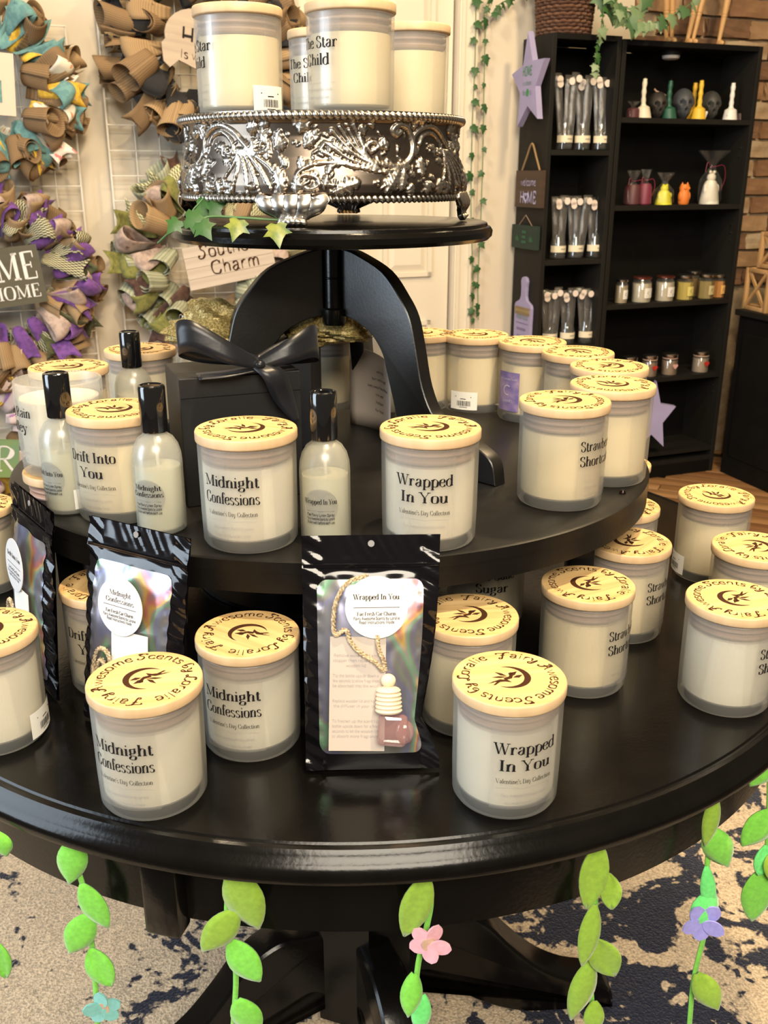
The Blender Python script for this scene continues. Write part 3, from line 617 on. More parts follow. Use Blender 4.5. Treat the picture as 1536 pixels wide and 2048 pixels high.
def lettering(lines):
    if lines in TXT: return TXT[lines]
    mb=MB(); rr=RJ+.0005; a,b=lines; f_=cyl(rr)
    text_mb(mb,a,.0098,'boldserif',lambda x,y:f_(x,y+.0625),maxw=.052); text_mb(mb,b,.0098,'boldserif',lambda x,y:f_(x,y+.0475),maxw=.052)
    text_mb(mb,{'The Star':'Fall Collection','Crisp Rain':'Spring Collection','Pure Cane':'Sweet Collection'}.get(a,"Valentine's Day Collection") if a not in('Strawberry','The Star','Pure Cane','Crisp Rain') else '',.0040,'serif',lambda x,y:f_(x,y+.0365),maxw=.047)
    nb=len(mb.f)
    mb.add([f_(-.023,.0315),f_(0,.0315),f_(.023,.0315),f_(.023,.0317),f_(0,.0317),f_(-.023,.0317)],[(0,1,4,5),(1,2,3,4)],1)
    text_mb(mb,'Fairy Awesome Scents by Loralie',.0026,'mono',lambda x,y:f_(x,y+.0245),1,maxw=.038); text_mb(mb,'14 oz Hand Poured Soy Candle',.0024,'mono',lambda x,y:f_(x,y+.0175),1,maxw=.032)
    TXT[lines]=mb.mesh('lettering',[M['ink'],M['inkg']],smooth=False); return TXT[lines]
STK=patch(RJ+.0006,0,.040,.006,.031,8).mesh('price_sticker',M['stick'])
mb=MB(); f_=cyl(RJ+.0009); rb=random.Random(4); x=-.009
while x<.011:
    w_=rb.choice([.0004,.0007,.0011]); mb.add([f_(x,.0115),f_(x+w_,.0115),f_(x+w_,.0185),f_(x,.0185)],[(0,1,2,3)]); x+=w_+rb.choice([.0005,.0008])
mb.add([f_(-.005,.0092),f_(.006,.0092),f_(.006,.0099),f_(-.005,.0099)],[(0,1,2,3)]); mb.add([f_(-.012,.0236),f_(.012,.0236),f_(.012,.0245),f_(-.012,.0245)],[(0,1,2,3)]); mb.add([f_(-.004,.0208),f_(.004,.0208),f_(.004,.0217),f_(-.004,.0217)],[(0,1,2,3)])
BAR=mb.mesh('barcode',M['ink'],smooth=False)
PUR=patch(RJ+.0006,0,.036,.016,.068,8).mesh('picture_label',M['lav'])
mb=MB(); f_=cyl(RJ+.001)
for k in range(10):
    a0,a1=.9+k*.42,.9+(k+1)*.42
    mb.add([f_(.007*math.cos(a0),.044+.007*math.sin(a0)),f_(.007*math.cos(a1),.044+.007*math.sin(a1)),f_(.0055*math.cos(a1),.044+.0055*math.sin(a1)),f_(.0055*math.cos(a0),.044+.0055*math.sin(a0))],[(0,1,2,3)])
text_mb(mb,'Fairy Awesome Scents',.0030,'serif',lambda x,y:f_(x,y+.0575),maxw=.030); text_mb(mb,'Scents',.0045,'serif',lambda x,y:f_(x,y+.028))
PURT=mb.mesh('label_print',mat('pale_ink',(.55,.50,.62),.6),smooth=False)
def candle(pos,lines,ty,lidang,label,sticker=None,group='frosted jar candles',nolid=False,purple=None,wx=0,dz=0):
    x,y,z=pos; face=-math.atan2(x,y)
    t=thing('jar_candle',label,'candle',(x,y,z),0,group)
    obj('jar',JAR,t); obj('wax',WAXW if wx else WAX,t)
    if not nolid:
        obj('lid_seal',PLUG,t); l=obj('lid',LID,t,rot=(0,0,R(rnd.uniform(-60,60)) if 0 else R(lidang)-R(90))); obj('engraving',ENG,l)
    if lines:
        a=face+R(ty); l=obj('label',LAB,t,rot=(0,0,a)); obj('lettering',lettering(lines),l)
    if sticker is not None:
        l=obj('price_sticker',STK,t,rot=(0,0,face+R(sticker))); obj('barcode',BAR,l)
    if purple is not None:
        l=obj('picture_label',PUR,t,rot=(0,0,face+R(purple)),label='purple printed label with pale moon emblem'); obj('label_print',PURT,l)
    return t
MC_=('Midnight','Confessions'); WY=('Wrapped','In You'); SS=('Strawberry','Shortcake'); DY=('Drift Into','You'); SC_=('The Star','Child'); SG=('Pure Cane','Sugar'); RN=('Crisp Rain','Valley')
gl,gm,gt='candles on the bottom tier','candles on the middle tier','candles on the silver plateau'
lo=lambda u,v:(*P(u,v,ZL+.104).xy,ZL); mi=lambda u,v:(*P(u,v,ZM+.104).xy,ZM)
candle(lo(289,1357.5),MC_,-32,-80,'white jar candle lettered Midnight Confessions nearest the camera at front left',wx=1,group=gl)
candle(lo(495,1266),MC_,-23,-125,'Midnight Confessions candle on the bottom tier between the foil pouches',wx=1,group=gl)
candle(lo(1019,1355),WY,22,100,'Wrapped In You candle standing alone at the front of the bottom tier',wx=1,group=gl)
candle((.076,.772,ZL),None,0,95,'unlettered candle close behind the big black charm pouch on the bottom tier',group=gl)
candle(lo(1176,1167),SS,66,-62,'Strawberry Shortcake candle on bottom tier with its lid half shaded by the riser',group=gl)
candle(lo(1472,1197),SS,72,-70,'Strawberry Shortcake candle at the right rim of the bottom tier, cut by the frame',wx=1,group=gl)
candle(lo(1433,990),None,0,15,'candle with price sticker low on its left side, farthest right on the bottom tier',sticker=-66,group=gl)
candle(lo(1512,1092),None,0,120,'candle at right frame edge between two others on the bottom tier',group=gl)
candle(lo(1258,1082),SS,66,-40,'candle half hidden below the right end of the riser, lid partly lit',group=gl)
candle(lo(1243,1010),None,0,20,'candle peeping out behind the riser right end, only its right edge showing',group=gl)
candle(lo(1235,925),None,0,20,'rearmost bottom-tier candle, a thin sliver past the riser',group=gl)
candle((-.348,.742,ZL),None,0,100,'plain candle cut by the left frame edge with sticker on its right',sticker=62,wx=1,group=gl)
candle((-.268,.842,ZL),DY,-30,170,'Drift Into You candle on the bottom tier between two foil pouches',group=gl)
candle((-.262,.955,ZL),None,0,60,'dark candle in shade beneath the left end of the riser',sticker=35,group=gl)
candle(lo(-52,1010),None,0,60,'candle at the left frame edge behind the slanted pouch',group=gl)
candle((.115,.985,ZL),SG,10,90,'shaded candle lettered Sugar deep under the riser',group=gl)
candle((.02,1.0,ZL),SS,4,90,'shaded Strawberry Shortcake candle under the riser behind the charm pouch',group=gl)
candle(mi(861,853.5),WY,-6,75,'Wrapped In You candle at the front centre of the middle tier',wx=1,group=gm)
candle(mi(492,856),MC_,-22,70,'Midnight Confessions candle on the middle tier in front of the black gift box',wx=1,group=gm)
candle(mi(1130,799.5),SS,58,110,'Strawberry Shortcake candle on the middle tier at its right front',group=gm)
candle(mi(1226,767),None,0,30,'unlettered candle touching the right rim of the middle tier',group=gm)
candle((.262,1.097,ZM),None,0,110,'candle whose lid only shows behind the right rim pair',group=gm)
candle(mi(1156,703),None,0,200,'candle third from the back of the right-hand row on middle tier',group=gm)
candle(mi(1065,682),None,0,200,'candle with purple moon picture label on the middle tier',purple=-42,group=gm)
candle(mi(952,668),None,0,60,'candle with barcode price sticker on front, right of the stand legs',sticker=-20,group=gm)
candle((.052,1.34,ZM),None,0,30,'candle partly hidden by the right curved leg of the small stand',group=gm)
candle((-.080,1.335,ZM),None,0,40,'candle with barcode sticker seen through the arch of the small stand',sticker=-30,group=gm)
candle(mi(229,817),DY,-38,60,'Drift Into You candle between two spray bottles on the middle tier',group=gm)
candle((-.3660,1.094,ZM),None,0,80,'candle behind the open lidless jar on the middle tier left',group=gm)
candle(mi(280,697),None,0,60,'candle at the back left of the middle tier beside the gift box bow',group=gm)
q=P(114,757,ZM+.119); m12=(q.x,q.y,ZM)
candle((m12[0],m12[1],ZM+.0249),RN,-75,0,'open lidless white candle standing on top of its own bamboo lid',wx=1,nolid=True,group=gm)
up=thing('bamboo_lid','bamboo lid lying under the open lidless candle','lid',m12,0)
obj('lid',LID,up,loc=(0,0,-.0795)); obj('lid_seal',PLUG,up,loc=(0,0,-.0794))
ZPT=ZT+.1017
for (x,y,yaw,la,lb,st,ln) in ((-.147,1.064,-72,90,'front left candle on the silver plateau with barcode sticker',42,SC_),(-.068,1.232,-38,90,'rear left candle on the silver plateau, The Star lettering visible',None,SC_),
      (-.033,1.040,-50,90,'front candle nearest the camera on the silver plateau',None,SC_),(.030,1.190,-160,90,'right-hand candle on the silver plateau, no lettering in view',None,SC_)):
    candle((x,y,ZPT),ln,yaw,la,lb,sticker=st,group=gt)
# ------------------------------------------------------------ spray bottles
mb=MB(); mb.lathe([(0,0),(.0205,0),(.0225,.0018),(.0228,.004),(.0228,.066),(.0222,.074),(.0200,.082),(.0160,.0885),(.0120,.0915),(.0105,.093),(.0105,.096),(.0090,.096),(.0090,.091),(.0150,.0865),(.0188,.080),(.0208,.072),(.0212,.005),(.019,.003),(0,.003)],48)
BOT=mb.mesh('bottle_body',M['glass2']); LIQ=MB().lathe([(0,.0035),(.0188,.0035),(.0205,.006),(.0205,.062),(0,.062)],32).mesh('liquid',M['oil'])
TUB=MB().tube([(0,0,.095),(.001,0,.05),(.008,0,.008)],.0016,8).mesh('dip_tube',M['white'])
CAP=MB().lathe([(0,.0945),(.0118,.0945),(.0122,.0955),(.0122,.1345),(.0116,.1364),(.0098,.1371),(.0092,.1362),(0,.1362)],40).mesh('spray_cap',M['cap'])
def disc(r,rr,a0,z0,n=20):
    f_=cyl(rr,a0,z0); mb=MB(); mb.add([f_(0,0)]+[f_(r*math.cos(2*PI*i/n),r*math.sin(2*PI*i/n)) for i in range(n)],[(0,1+i,1+(i+1)%n) for i in range(n)]); return mb
RL=disc(.0165,.0231,0,.038).mesh('round_label',clearish('bottle_label',(.55,.56,.55),.5,.2,.2,.4))
def bot_text(a,b=None):
    mb=MB(); f_=cyl(.0234); 
    text_mb(mb,a,.0046,'boldserif',lambda x,y:f_(x,y+(.0405 if b is None else .0445)),maxw=.031)
    if b: text_mb(mb,b,.0046,'boldserif',lambda x,y:f_(x,y+.0382),maxw=.031)
    mb.add([f_(-.013,.0335),f_(0,.0335),f_(.013,.0335),f_(.013,.0337),f_(0,.0337),f_(-.013,.0337)],[(0,1,4,5),(1,2,3,4)])
    for i,s in enumerate(('Fae Fairy Linen Spray','Fairy Awesome Scents by Loralie','Shake well before each use')): text_mb(mb,s,.0025,'bold',lambda x,y:f_(x,y+.0292-.0036*i),maxw=.026)
    return mb.mesh('lettering',M['ink'],smooth=False)
def bottle(pos,txt,ty,label,sticker=False):
    t=thing('spray_bottle',label,'bottle',pos,0,'linen spray bottles'); face=-math.atan2(pos[0],pos[1])
    obj('bottle_body',BOT,t); obj('liquid',LIQ,t); obj('dip_tube',TUB,t); obj('spray_cap',CAP,t)
    if txt: l=obj('round_label',RL,t,rot=(0,0,face+R(ty))); obj('lettering',txt,l)
    if sticker:
        l=patch(.0233,0,.026,.006,.026,8).build('price_sticker',M['stick'],t,rot=(0,0,face+R(42)))
        mb=MB(); f_=cyl(.0236)
        for k in range(7): mb.add([f_(-.002+k*.0016,.0085),f_(-.0012+k*.0016,.0085),f_(-.0012+k*.0016,.015),f_(-.002+k*.0016,.015)],[(0,1,2,3)])
        mb.build('barcode',M['ink'],l,smooth=False)
bottle((-.053,.812,ZM),bot_text('Wrapped In You'),-12,'frosted spray bottle with tall black cap at front centre, Wrapped In You')
bottle((-.2085,.838,ZM),bot_text('Midnight','Confessions'),-30,'frosted spray bottle in front of the black gift box corner')
bottle((-.312,.893,ZM),bot_text('Drift Into You'),-48,'frosted spray bottle with price sticker standing leftmost on the middle tier',sticker=True)
bottle((-.3045,1.14,ZM),None,0,'spray bottle behind the two left candles, only its black cap visible')
bottle((-.262,1.285,ZM),None,0,'rearmost spray bottle, cap peeking up behind the gold organza')
# ------------------------------------------------------------ black gift boxes
bx=thing('gift_box','black card gift box tied with a black satin bow','box',(-.196,.895,ZM),R(21))
w_,d_,h_=.121,.085,.130
mb=MB(); mb.box((w_/2,d_/2,h_/2),(w_,d_,h_),bev=.0012); mb.build('box_body',M['cardb'],bx,smooth=False)
mb=MB(); mb.box((w_/2,-.0008,h_-.010),(w_*.985,.0012,.018)); mb.build('front_flap',M['cardb'],bx)
def ribbon(path,wid,name,parent,m=None,t=.0008,twist=0):
    """flat strip along path; wid vector per point or constant direction"""
    p=bez(path,8); n=len(p); vs=[]
    for i,q in enumerate(p):
        a=Vector(wid) if not callable(wid) else wid(i/(n-1)); vs+=[q-a/2,q-a/6+Vector((0,0,.0006)),q+a/6,q+a/2]
    mb=MB(); mb.add(vs,[(i*4+k,i*4+k+1,i*4+4+k+1,i*4+4+k) for i in range(n-1) for k in range(3)])
    return solid(mb.build(name,m or M['satin'],parent),t)
bow=thing('satin_bow','wide black satin bow on top of the gift box','bow',(0,0,0)); bow.parent=None
bow.location=bx.matrix_world.to_translation() if 0 else (-.196,.895,ZM); bow.rotation_euler=(0,0,R(21))
kx_,kz=.078,h_+.010; Y0=-.004
bw_=lambda t_:Vector((.004*math.sin(t_*PI),.004,.026+.010*math.sin(t_*PI)))
ribbon([(kx_,Y0,kz),(kx_-.03,Y0-.006,kz+.014),(kx_-.062,Y0+.004,kz+.030),(kx_-.074,Y0+.018,kz+.024),(kx_-.05,Y0+.020,kz+.012),(kx_,Y0+.006,kz+.002)],lambda t_:Vector((0,.006,.010+.020*math.sin(t_*PI))),'loop',bow)
ribbon([(kx_,Y0,kz),(kx_+.030,Y0-.006,kz+.012),(kx_+.056,Y0+.004,kz+.018),(kx_+.064,Y0+.020,kz+.010),(kx_+.03,Y0+.018,kz+.006),(kx_,Y0+.006,kz+.002)],lambda t_:Vector((0,.006,.010+.022*math.sin(t_*PI))),'loop',bow)
ribbon([(kx_,Y0-.002,kz),(kx_+.012,Y0-.012,kz-.010),(kx_+.022,Y0-.010,kz-.035),(kx_+.034,Y0-.010,kz-.058)],lambda t_:Vector((.016+.012*math.sin(t_*2.6)-.018*t_*t_,.003,.004)),'tail',bow)
ribbon([(kx_,Y0+.004,kz-.004),(kx_-.03,Y0-.001,kz-.007),(kx_-.060,Y0+.002,kz-.0085)],(0,.018,.003),'tail',bow)
MB().sphere((kx_,Y0-.003,kz),(.006,.006,.005),8).build('knot',M['satin'],bow)
bx2=thing('gift_box','second black gift box behind the bow, under the gold organza','box',(-.205,1.122,ZM),R(-3))
MB().box((.060,.05,.0625),(.118,.10,.125),bev=.0012).build('box_body',M['cardb'],bx2,smooth=False)
MB().box((.060,.05,.1262),(.122,.104,.0025)).build('box_top',M['cardb'],bx2,smooth=False)
# gold organza bow
og=thing('organza_bow','sparkling gold organza bow puffed over the rear gift box','bow',(-.145,1.165,ZM+.131))
def puff(c,r,seed,name):
    r0=random.Random(seed); ph=[r0.uniform(0,6) for _ in range(6)]
    def fn(p):
        k=1+.16*math.sin(5*p.x+ph[0]+3*p.z)+.10*math.sin(9*p.y+ph[1]+4*p.x)+.07*math.sin(17*p.z+ph[2]+9*p.x)
        return Vector((p.x*k,p.y*k,p.z*k*(1 if p.z>0 else .5)))
    return MB().sphere(c,r,26,fn=fn).build(name,M['gold'],og)
puff((-.045,-.030,.006),(.060,.038,.036),1,'loop'); puff((.075,-.005,.006),(.052,.036,.036),2,'loop')
puff((.01,-.02,.012),(.022,.022,.018),3,'knot'); puff((-.082,-.02,-.002),(.022,.02,.020),5,'tail')
# small cards under the stand
pc=thing('info_card','folded white instruction card under the arch of the small stand','card',(-.045,1.235,ZM),R(-58))
mb=MB(); mb.grid(lambda a,b:(a*.10,.012*math.sin(a*PI),b*.105*(1-.12*a)),10,6); solid(mb.build('sheet',M['paper'],pc),.0006)
mb=MB()
for i,(s) in enumerate(('warning','burn within sight','keep away from children','trim wick','first burn','four hours')): text_mb(mb,s,.0034,'bold',lambda x,y:(.058+x,.012*math.sin((.058+x)/.1*PI)-.0008,.075-i*.010+y),maxw=.055)
mb.build('print',M['ink'],pc,smooth=False)
pc=thing('clear_pouch','clear flat pouch with small price sticker behind the stand legs','pouch',(-.012,1.30,ZM),R(-12))
mb=MB(); mb.grid(lambda a,b:((a-.5)*.056,-.008*math.sin(a*PI)*math.sin(b*PI),b*.125),9,9); solid(mb.build('pouch_body',clearish('milky_film',(.75,.70,.62),.55,.2,.25,.5),pc),.0008)
MB().box((.008,-.0105,.035),(.026,.0006,.022)).build('price_sticker',M['stick'],pc)
q=P(1245,987,ZM); MB().lathe([(0,.004),(.002,.0038),(.0032,.002),(.0036,0),(0,0)],16).build('loose_screw',M['screw'],label='tiny dark screw head lying near the right rim of the riser',cat='screw',loc=(q.x,q.y,ZM))
# ------------------------------------------------------------ foil pouches with car charms
def pouch(name,label,loc,yaw,lean,W,HH,warp,lines,seed,charm):
    r0=random.Random(seed); ph=[r0.uniform(0,6.28) for _ in range(8)]
    t=thing(name,label,'pouch',loc,0,'foil charm pouches',rot=(-lean,0,yaw))
    def xw(a,b):
        x=(a-.5)*W
        if warp and a>.5:
            k=np.interp(b,[0,.06,.14,.22,.32,.45,.6,.8,1],[.98,.97,.86,.72,.78,.86,.93,.98,1]); x=x*(1-(1-k)*(a-.5)*2)
        return x*(1-.02*(1-b))
    def dep(a,b):
        body=.013*math.sin(PI*min(1,max(0,(b)/.84)))**.8*math.sin(PI*a)**.7 if b<.84 else 0
        ed=min(a,1-a); wr=.0011*math.sin(b*38+ph[0]+6*a)*math.exp(-(ed/.10)**2)+.0006*math.sin(b*90+a*30+ph[1])*(ed<.14)
        wr+=.00035*math.sin(a*44+ph[2]+5*math.sin(a*7+b*9)+b*30)*math.sin(a*17+ph[3]+b*22)*(1 if b>.90 else 0)
        wr+=.0012*math.sin(a*16+ph[4])*math.exp(-((b-.80)/.035)**2)
        wr+=.004*(1-b)*0
        return body+wr
    mb=MB(); mb.grid(lambda a,b:(xw(a,b),-dep(a,b)-.0012,b*HH),73,91); mb.grid(lambda a,b:(xw(1-a,b),.0012+.002*math.sin(PI*a)*math.sin(PI*b),b*HH),25,31)
    # close the rim
    mb.add([(xw(0,0),-.0012,0),(xw(1,0),-.0012,0),(xw(1,0),.0012,0),(xw(0,0),.0012,0)],[(0,1,2,3)]); 
    mb.build('foil_body',M['mylar'],t)
    mb=MB()
    for zz_ in(.868,.876): mb.tube([(xw(a,zz_),-.0024,zz_*HH) for a in np.linspace(.01,.99,14)],.0009,6)
    mb.build('zip_strip',M['mylar'],t)
    MB().lathe([(0,0),(.0028,0),(.0028,.0006),(0,.0006)],14,M=Matrix.Translation((0,-.0026,HH*.965))@Matrix.Rotation(R(90),4,'X')).build('hang_hole',M['inkg'],t)
    # window (rounded corners)
    a0,a1,b0,b1=.105,.885,.075,.815
    def rr(s,q):
        x=a0+(a1-a0)*s; z=b0+(b1-b0)*q; rx=.075; rz=.05
        dx=min(s*(a1-a0),(1-s)*(a1-a0)); dz=min(q*(b1-b0),(1-q)*(b1-b0))
        if dx<rx and dz<rz:
            # pull the corner onto an ellipse
            ux,uz=(rx-dx)/rx,(rz-dz)/rz; l=max(ux,uz); n_=math.hypot(ux,uz) or 1; k=l/n_
            nx,nz_=rx-ux*k*rx,rz-uz*k*rz
            x+= (nx-dx)*(1 if s<.5 else -1); z+=(nz_-dz)*(1 if q<.5 else -1)
        return x,z
    wf=lambda s,q,o:(lambda c:(xw(*c),-dep(*c)-o,c[1]*HH))(rr(s,q))
    MB().grid(lambda s,q:wf(s,q,.0018),41,51).build('holographic_window',M['holo'],t)
    yb=-.0185
    if charm:
        sl=obj('instruction_slip',MB().box((0,0,0),(.046,.0005,.095)).mesh('instruction_slip',M['paper']),t,loc=(-.013,-.0165,.068),rot=(0,R(1.5),0))
        mb=MB(); tx=['Remove wooden lid and','stopper then replace the','wooden lid','','Tip the bottle upside down a','few seconds to allow fragrance','be absorbed into the wood','','','Replace wooden lid and hang','the diffuser in your car','','','To freshen up the scent tip','bottle upside down for a few','seconds to let the wooden lid','to absorb more fragrance']
        for i,s in enumerate(tx):
            if s: text_mb(mb,s,.0024,'mono',lambda x,y:(x-.0015,-.0006,.031-i*.0042+y),maxw=.038)
        mb.build('print',M['inkg'],sl,smooth=False)
    cx,cz=(.0035,.140) if charm else (.0,.122)
    st=obj('round_sticker',MB().lathe([(0,0),(.0258,0),(.0258,.0006),(0,.0006)],48).mesh('round_sticker',M['paperw']),t,loc=(cx,yb,cz),rot=(R(90),0,0))
    mb=MB(); f2=lambda x,y:(x,y,.0008)
    if len(lines)==1: text_mb(mb,lines[0],.0044,'boldserif',lambda x,y:f2(x,y+.0065),maxw=.038)
    else: text_mb(mb,lines[0],.0042,'serif',lambda x,y:f2(x,y+.0095),maxw=.03); text_mb(mb,lines[1],.0042,'serif',lambda x,y:f2(x,y+.0030),maxw=.034)
    mb.add([f2(-.019,-.0004),f2(.019,-.0004),f2(.019,0),f2(-.019,0)],[(0,1,2,3)])
    text_mb(mb,'Fae Fresh Car Charm',.0030,'boldserif',lambda x,y:f2(x,y-.0068),maxw=.032); text_mb(mb,'Fairy Awesome Scents by Loralie',.0024,'bold',lambda x,y:f2(x,y-.0103),maxw=.038); text_mb(mb,'Read Instructions Inside',.0024,'bold',lambda x,y:f2(x,y-.0135),maxw=.029)
    mb.build('lettering',M['ink'],st,smooth=False)
    def rope_part(path,r_=.0017):
        p=bez(path,8); mb=MB()
        for k in(0,1,2): mb.tube([q+Vector((math.cos(i*1.05+k*2.1)*.0011,math.sin(i*1.05+k*2.1)*.0008,math.sin(i*1.05+k*2.1)*.0011)) for i,q in enumerate(p)],.0011,6)
        return mb.build('cord',M['cord'],t)
    if charm:
        rope_part([(-.004,-.0165,.166),(-.020,-.0175,.160),(-.029,-.018,.146),(-.032,-.018,.128),(-.030,-.0185,.118),(-.022,-.019,.122),(-.018,-.019,.112),(-.010,-.020,.103),(.002,-.020,.095),(.008,-.020,.088)])
        rope_part([(.004,-.0195,.116),(.005,-.020,.106),(.009,-.020,.096),(.010,-.020,.088)])
        bx_=.0125
        MB().sphere((bx_,-.022,.080),(.0062,.0062,.0056),10).build('wooden_bead',M['bead'],t)
        prof=[(0,.076),(.004,.0755),(.0065,.0745)]
        for k in range(6): z_=.0735-k*.0033; prof+=[(.0088+.0006*k**.5,z_),(.0101+.0005*k**.5,z_-.0015),(.0088+.0006*k**.5,z_-.003)]
        prof+=[(0,prof[-1][1])]
        MB().lathe(prof[::-1],28).build('wooden_cap',M['bead'],t,loc=(bx_,-.022,0))
        mb=MB(); mb.box((0,0,0),(.024,.013,.026),bev=.004); mb.build('pink_bottle',M['pink'],t,loc=(bx_+.003,-.0225,.039),rot=(0,R(6),0))
        MB().sphere((bx_+.013,-.0215,.037),(.008,.005,.010),10).build('glass_charm',M['pink'],t)
    else:
        rope_part([(-.030,-.0175,.030),(-.030,-.018,.062),(-.024,-.019,.078),(-.013,-.019,.078),(-.007,-.019,.062),(-.005,-.0195,.045)])
        rope_part([(-.024,-.0185,.030),(-.025,-.019,.060),(-.019,-.0195,.070),(-.013,-.0195,.060),(-.010,-.020,.045)])
        sl=obj('instruction_slip',MB().box((0,0,0),(.042,.0005,.085)).mesh('instruction_slip',M['stick']),t,loc=(.012,-.0165,.058),rot=(0,R(-3),0))
    return t
q=P(747,1549,ZL)
pouch('charm_pouch','big black foil pouch with pink bottle car charm, Wrapped In You sticker',(q.x,q.y+.004,ZL+.003),R(2),R(17),.116,.198,True,('Wrapped In You',),1,True)
pouch('charm_pouch','black foil pouch with Midnight Confessions sticker, half behind the front left candle',(-.228,.738,ZL+.003),R(-30),R(10),.116,.190,False,('Midnight','Confessions'),2,False)
pouch('charm_pouch','steeply angled black foil pouch at left, Drift Into You sticker',(-.345,.838,ZL+.003),R(-53),R(5),.116,.188,False,('Drift Into You',),3,False)
# ------------------------------------------------------------ felt vines hanging from the rim
FG=[mat('felt_green',(.20,.62,.06),.9,noise=.12,nscale=260,sheen=.4),mat('felt_olive',(.26,.44,.035),.9,noise=.12,nscale=260,sheen=.4),mat('felt_mint',(.16,.80,.20),.9,noise=.1,nscale=260,sheen=.4)]
FP=[mat('felt_pink',(.80,.42,.50),.9,noise=.1,nscale=240,sheen=.4),mat('felt_teal',(.22,.58,.55),.9,noise=.1,nscale=240,sheen=.4),mat('felt_lilac',(.36,.34,.85),.9,noise=.1,nscale=240,sheen=.4),mat('felt_tan',(.62,.40,.28),.9,noise=.1,nscale=240)]
def feltleaf(parent,a,b,wd,m,curl):
    d=b-a; l=d.length; d.normalize(); s=Vector((d.z,0,-d.x)); n=Vector((0,-1,0)); rows=9; vs=[]
    for i in range(rows+1):
        t_=i/rows; w2=wd/2*math.sin(PI*min(1,(t_*.96+.03)))**.75*(1.08-.25*t_)
        for k in(-1,-.5,0,.5,1): vs.append(a+d*l*t_+s*w2*k+n*(curl*(k*k)*.25+.002*math.sin(t_*PI)))
    mb=MB(); mb.add(vs,[(i*5+k,i*5+k+1,i*5+6+k,i*5+5+k) for i in range(rows) for k in range(4)]); o=mb.build('leaf',m,parent); solid(o,.0016); return o
def vine(label,anc,stem,leaves,flower=None):
    p0=P(anc[0],anc[1],ZL-.031); yp=p0.y-.004
    t=thing('felt_vine',label,'garland',(p0.x,yp,p0.z),0,'felt vines hanging around the table rim'); o0=Vector((p0.x,yp,p0.z))
    W_=lambda u,v,dy=0:onplane(u,v,(0,yp-dy,0),(0,1,0))-o0
    sm=[W_(*q,.001) for q in stem]
    p=bez(sm,5); mb=MB(); vs=[]
    for i,q in enumerate(p): vs+=[q+Vector((-.0022,0,0)),q+Vector((.0022,0,0))]
    mb.add(vs,[(2*i,2*i+1,2*i+3,2*i+2) for i in range(len(p)-1)]); solid(mb.build('vine_stem',FG[0],t),.0016)
    for k,(x0,y0,x1,y1,w_,c) in enumerate(leaves):
        a,b=W_(x0,y0,.003+.0006*k),W_(x1,y1,.003+.0006*k+rnd.uniform(-.002,.008)); feltleaf(t,a,b,w_*(yp*cP+.5*sP)/F*1.28,FG[c],rnd.uniform(-.012,.012))
    if flower:
        fx,fy,fr,fc,n0=flower; c=W_(fx,fy,.006); sc=(yp*cP+.5*sP)/F
        f=obj('flower',MB().lathe([(0,0),(.006,0),(.006,.0016),(0,.0016)],12).mesh('flower_disc',FP[3] if fc!=2 else FG[2]),t,loc=c+Vector((0,-.004,0)),rot=(R(90),0,0))
        for k in range(5):
            a=n0+k*2*PI/5; L=fr*sc; out=[]
            for j in range(13):
                t_=j/12; s_=math.sin(PI*t_)**.6; out.append((t_,s_*.36*(1+.0*t_)))
            pl=[(x*L*(1 if x<.85 else .96),y*L) for x,y in out]+[(x*L*(1 if x<.85 else .96),-y*L) for x,y in out[-2:0:-1]]
            pl=[(x*math.cos(a)-y*math.sin(a),x*math.sin(a)+y*math.cos(a)) for x,y in pl]
            mb=MB(); mb.prism(pl,-.0008+.0004*k,.0008+.0004*k,M=Matrix.Rotation(R(rnd.uniform(-22,22)),4,'Y')); mb.build('petal',FP[fc],f)
    return t
vine('felt vine below the left front candle, ending in a teal flower',(150,1679),[(158,1745),(168,1780),(176,1835),(184,1890),(192,1985),(196,2060)],[(150,1679,138,1768,50,0),(163,1768,217,1855,44,0),(180,1830,138,1906,52,0),(182,1896,224,1970,50,0)],(208,2008,44,1,.4))
vine('felt vine of olive leaves left of the pedestal, four leaves, no flower',(463,1741),[(463,1741),(454,1815),(462,1885),(472,1950),(466,2060)],[(463,1741,517,1858,66,1),(474,1822,404,1902,54,1),(460,1880,521,1962,56,0),(474,2000,516,2064,54,0)])
vine('felt vine with a pink flower right below the front table edge',(852,1748),[(852,1748),(862,1800),(852,1860),(834,1945),(832,2060)],[(854,1750,808,1871,52,1),(828,1948,816,2034,38,0),(846,1990,838,2066,34,2)],(858,1880,48,0,1.1))
vine('felt vine of paired olive leaves beside the right pedestal foot',(1198,1684),[(1198,1684),(1192,1790),(1180,1925),(1188,2060)],[(1198,1684,1172,1814,48,1),(1218,1746,1222,1814,36,1),(1190,1810,1164,1932,36,1),(1190,1876,1228,1948,54,1),(1184,1924,1142,2040,44,1),(1190,2002,1184,2066,36,1)])
vine('long felt vine with a lilac flower at the right',(1431,1590),[(1430,1592),(1414,1735),(1414,1840),(1388,1955),(1378,2060)],[(1431,1590,1410,1692,28,1),(1418,1658,1456,1734,50,0),(1413,1733,1418,1830,26,2),(1428,1786,1386,1854,48,2),(1394,1948,1436,2020,48,1)],(1402,1836,50,2,.9))
vine('felt vine cut by the right frame edge',(1534,1520),[(1540,1530),(1534,1700),(1518,1760)],[(1545,1512,1500,1572,42,0),(1546,1622,1484,1692,52,0),(1530,1690,1516,1748,32,2),(1520,1742,1504,1842,54,0),(1546,1700,1542,1760,34,1)])
vine('felt vine cut by the left frame edge',(-4,1664),[(-6,1664),(-8,1800),(-6,1960)],[(-8,1668,12,1712,38,0),(-12,1878,14,1952,44,0)])
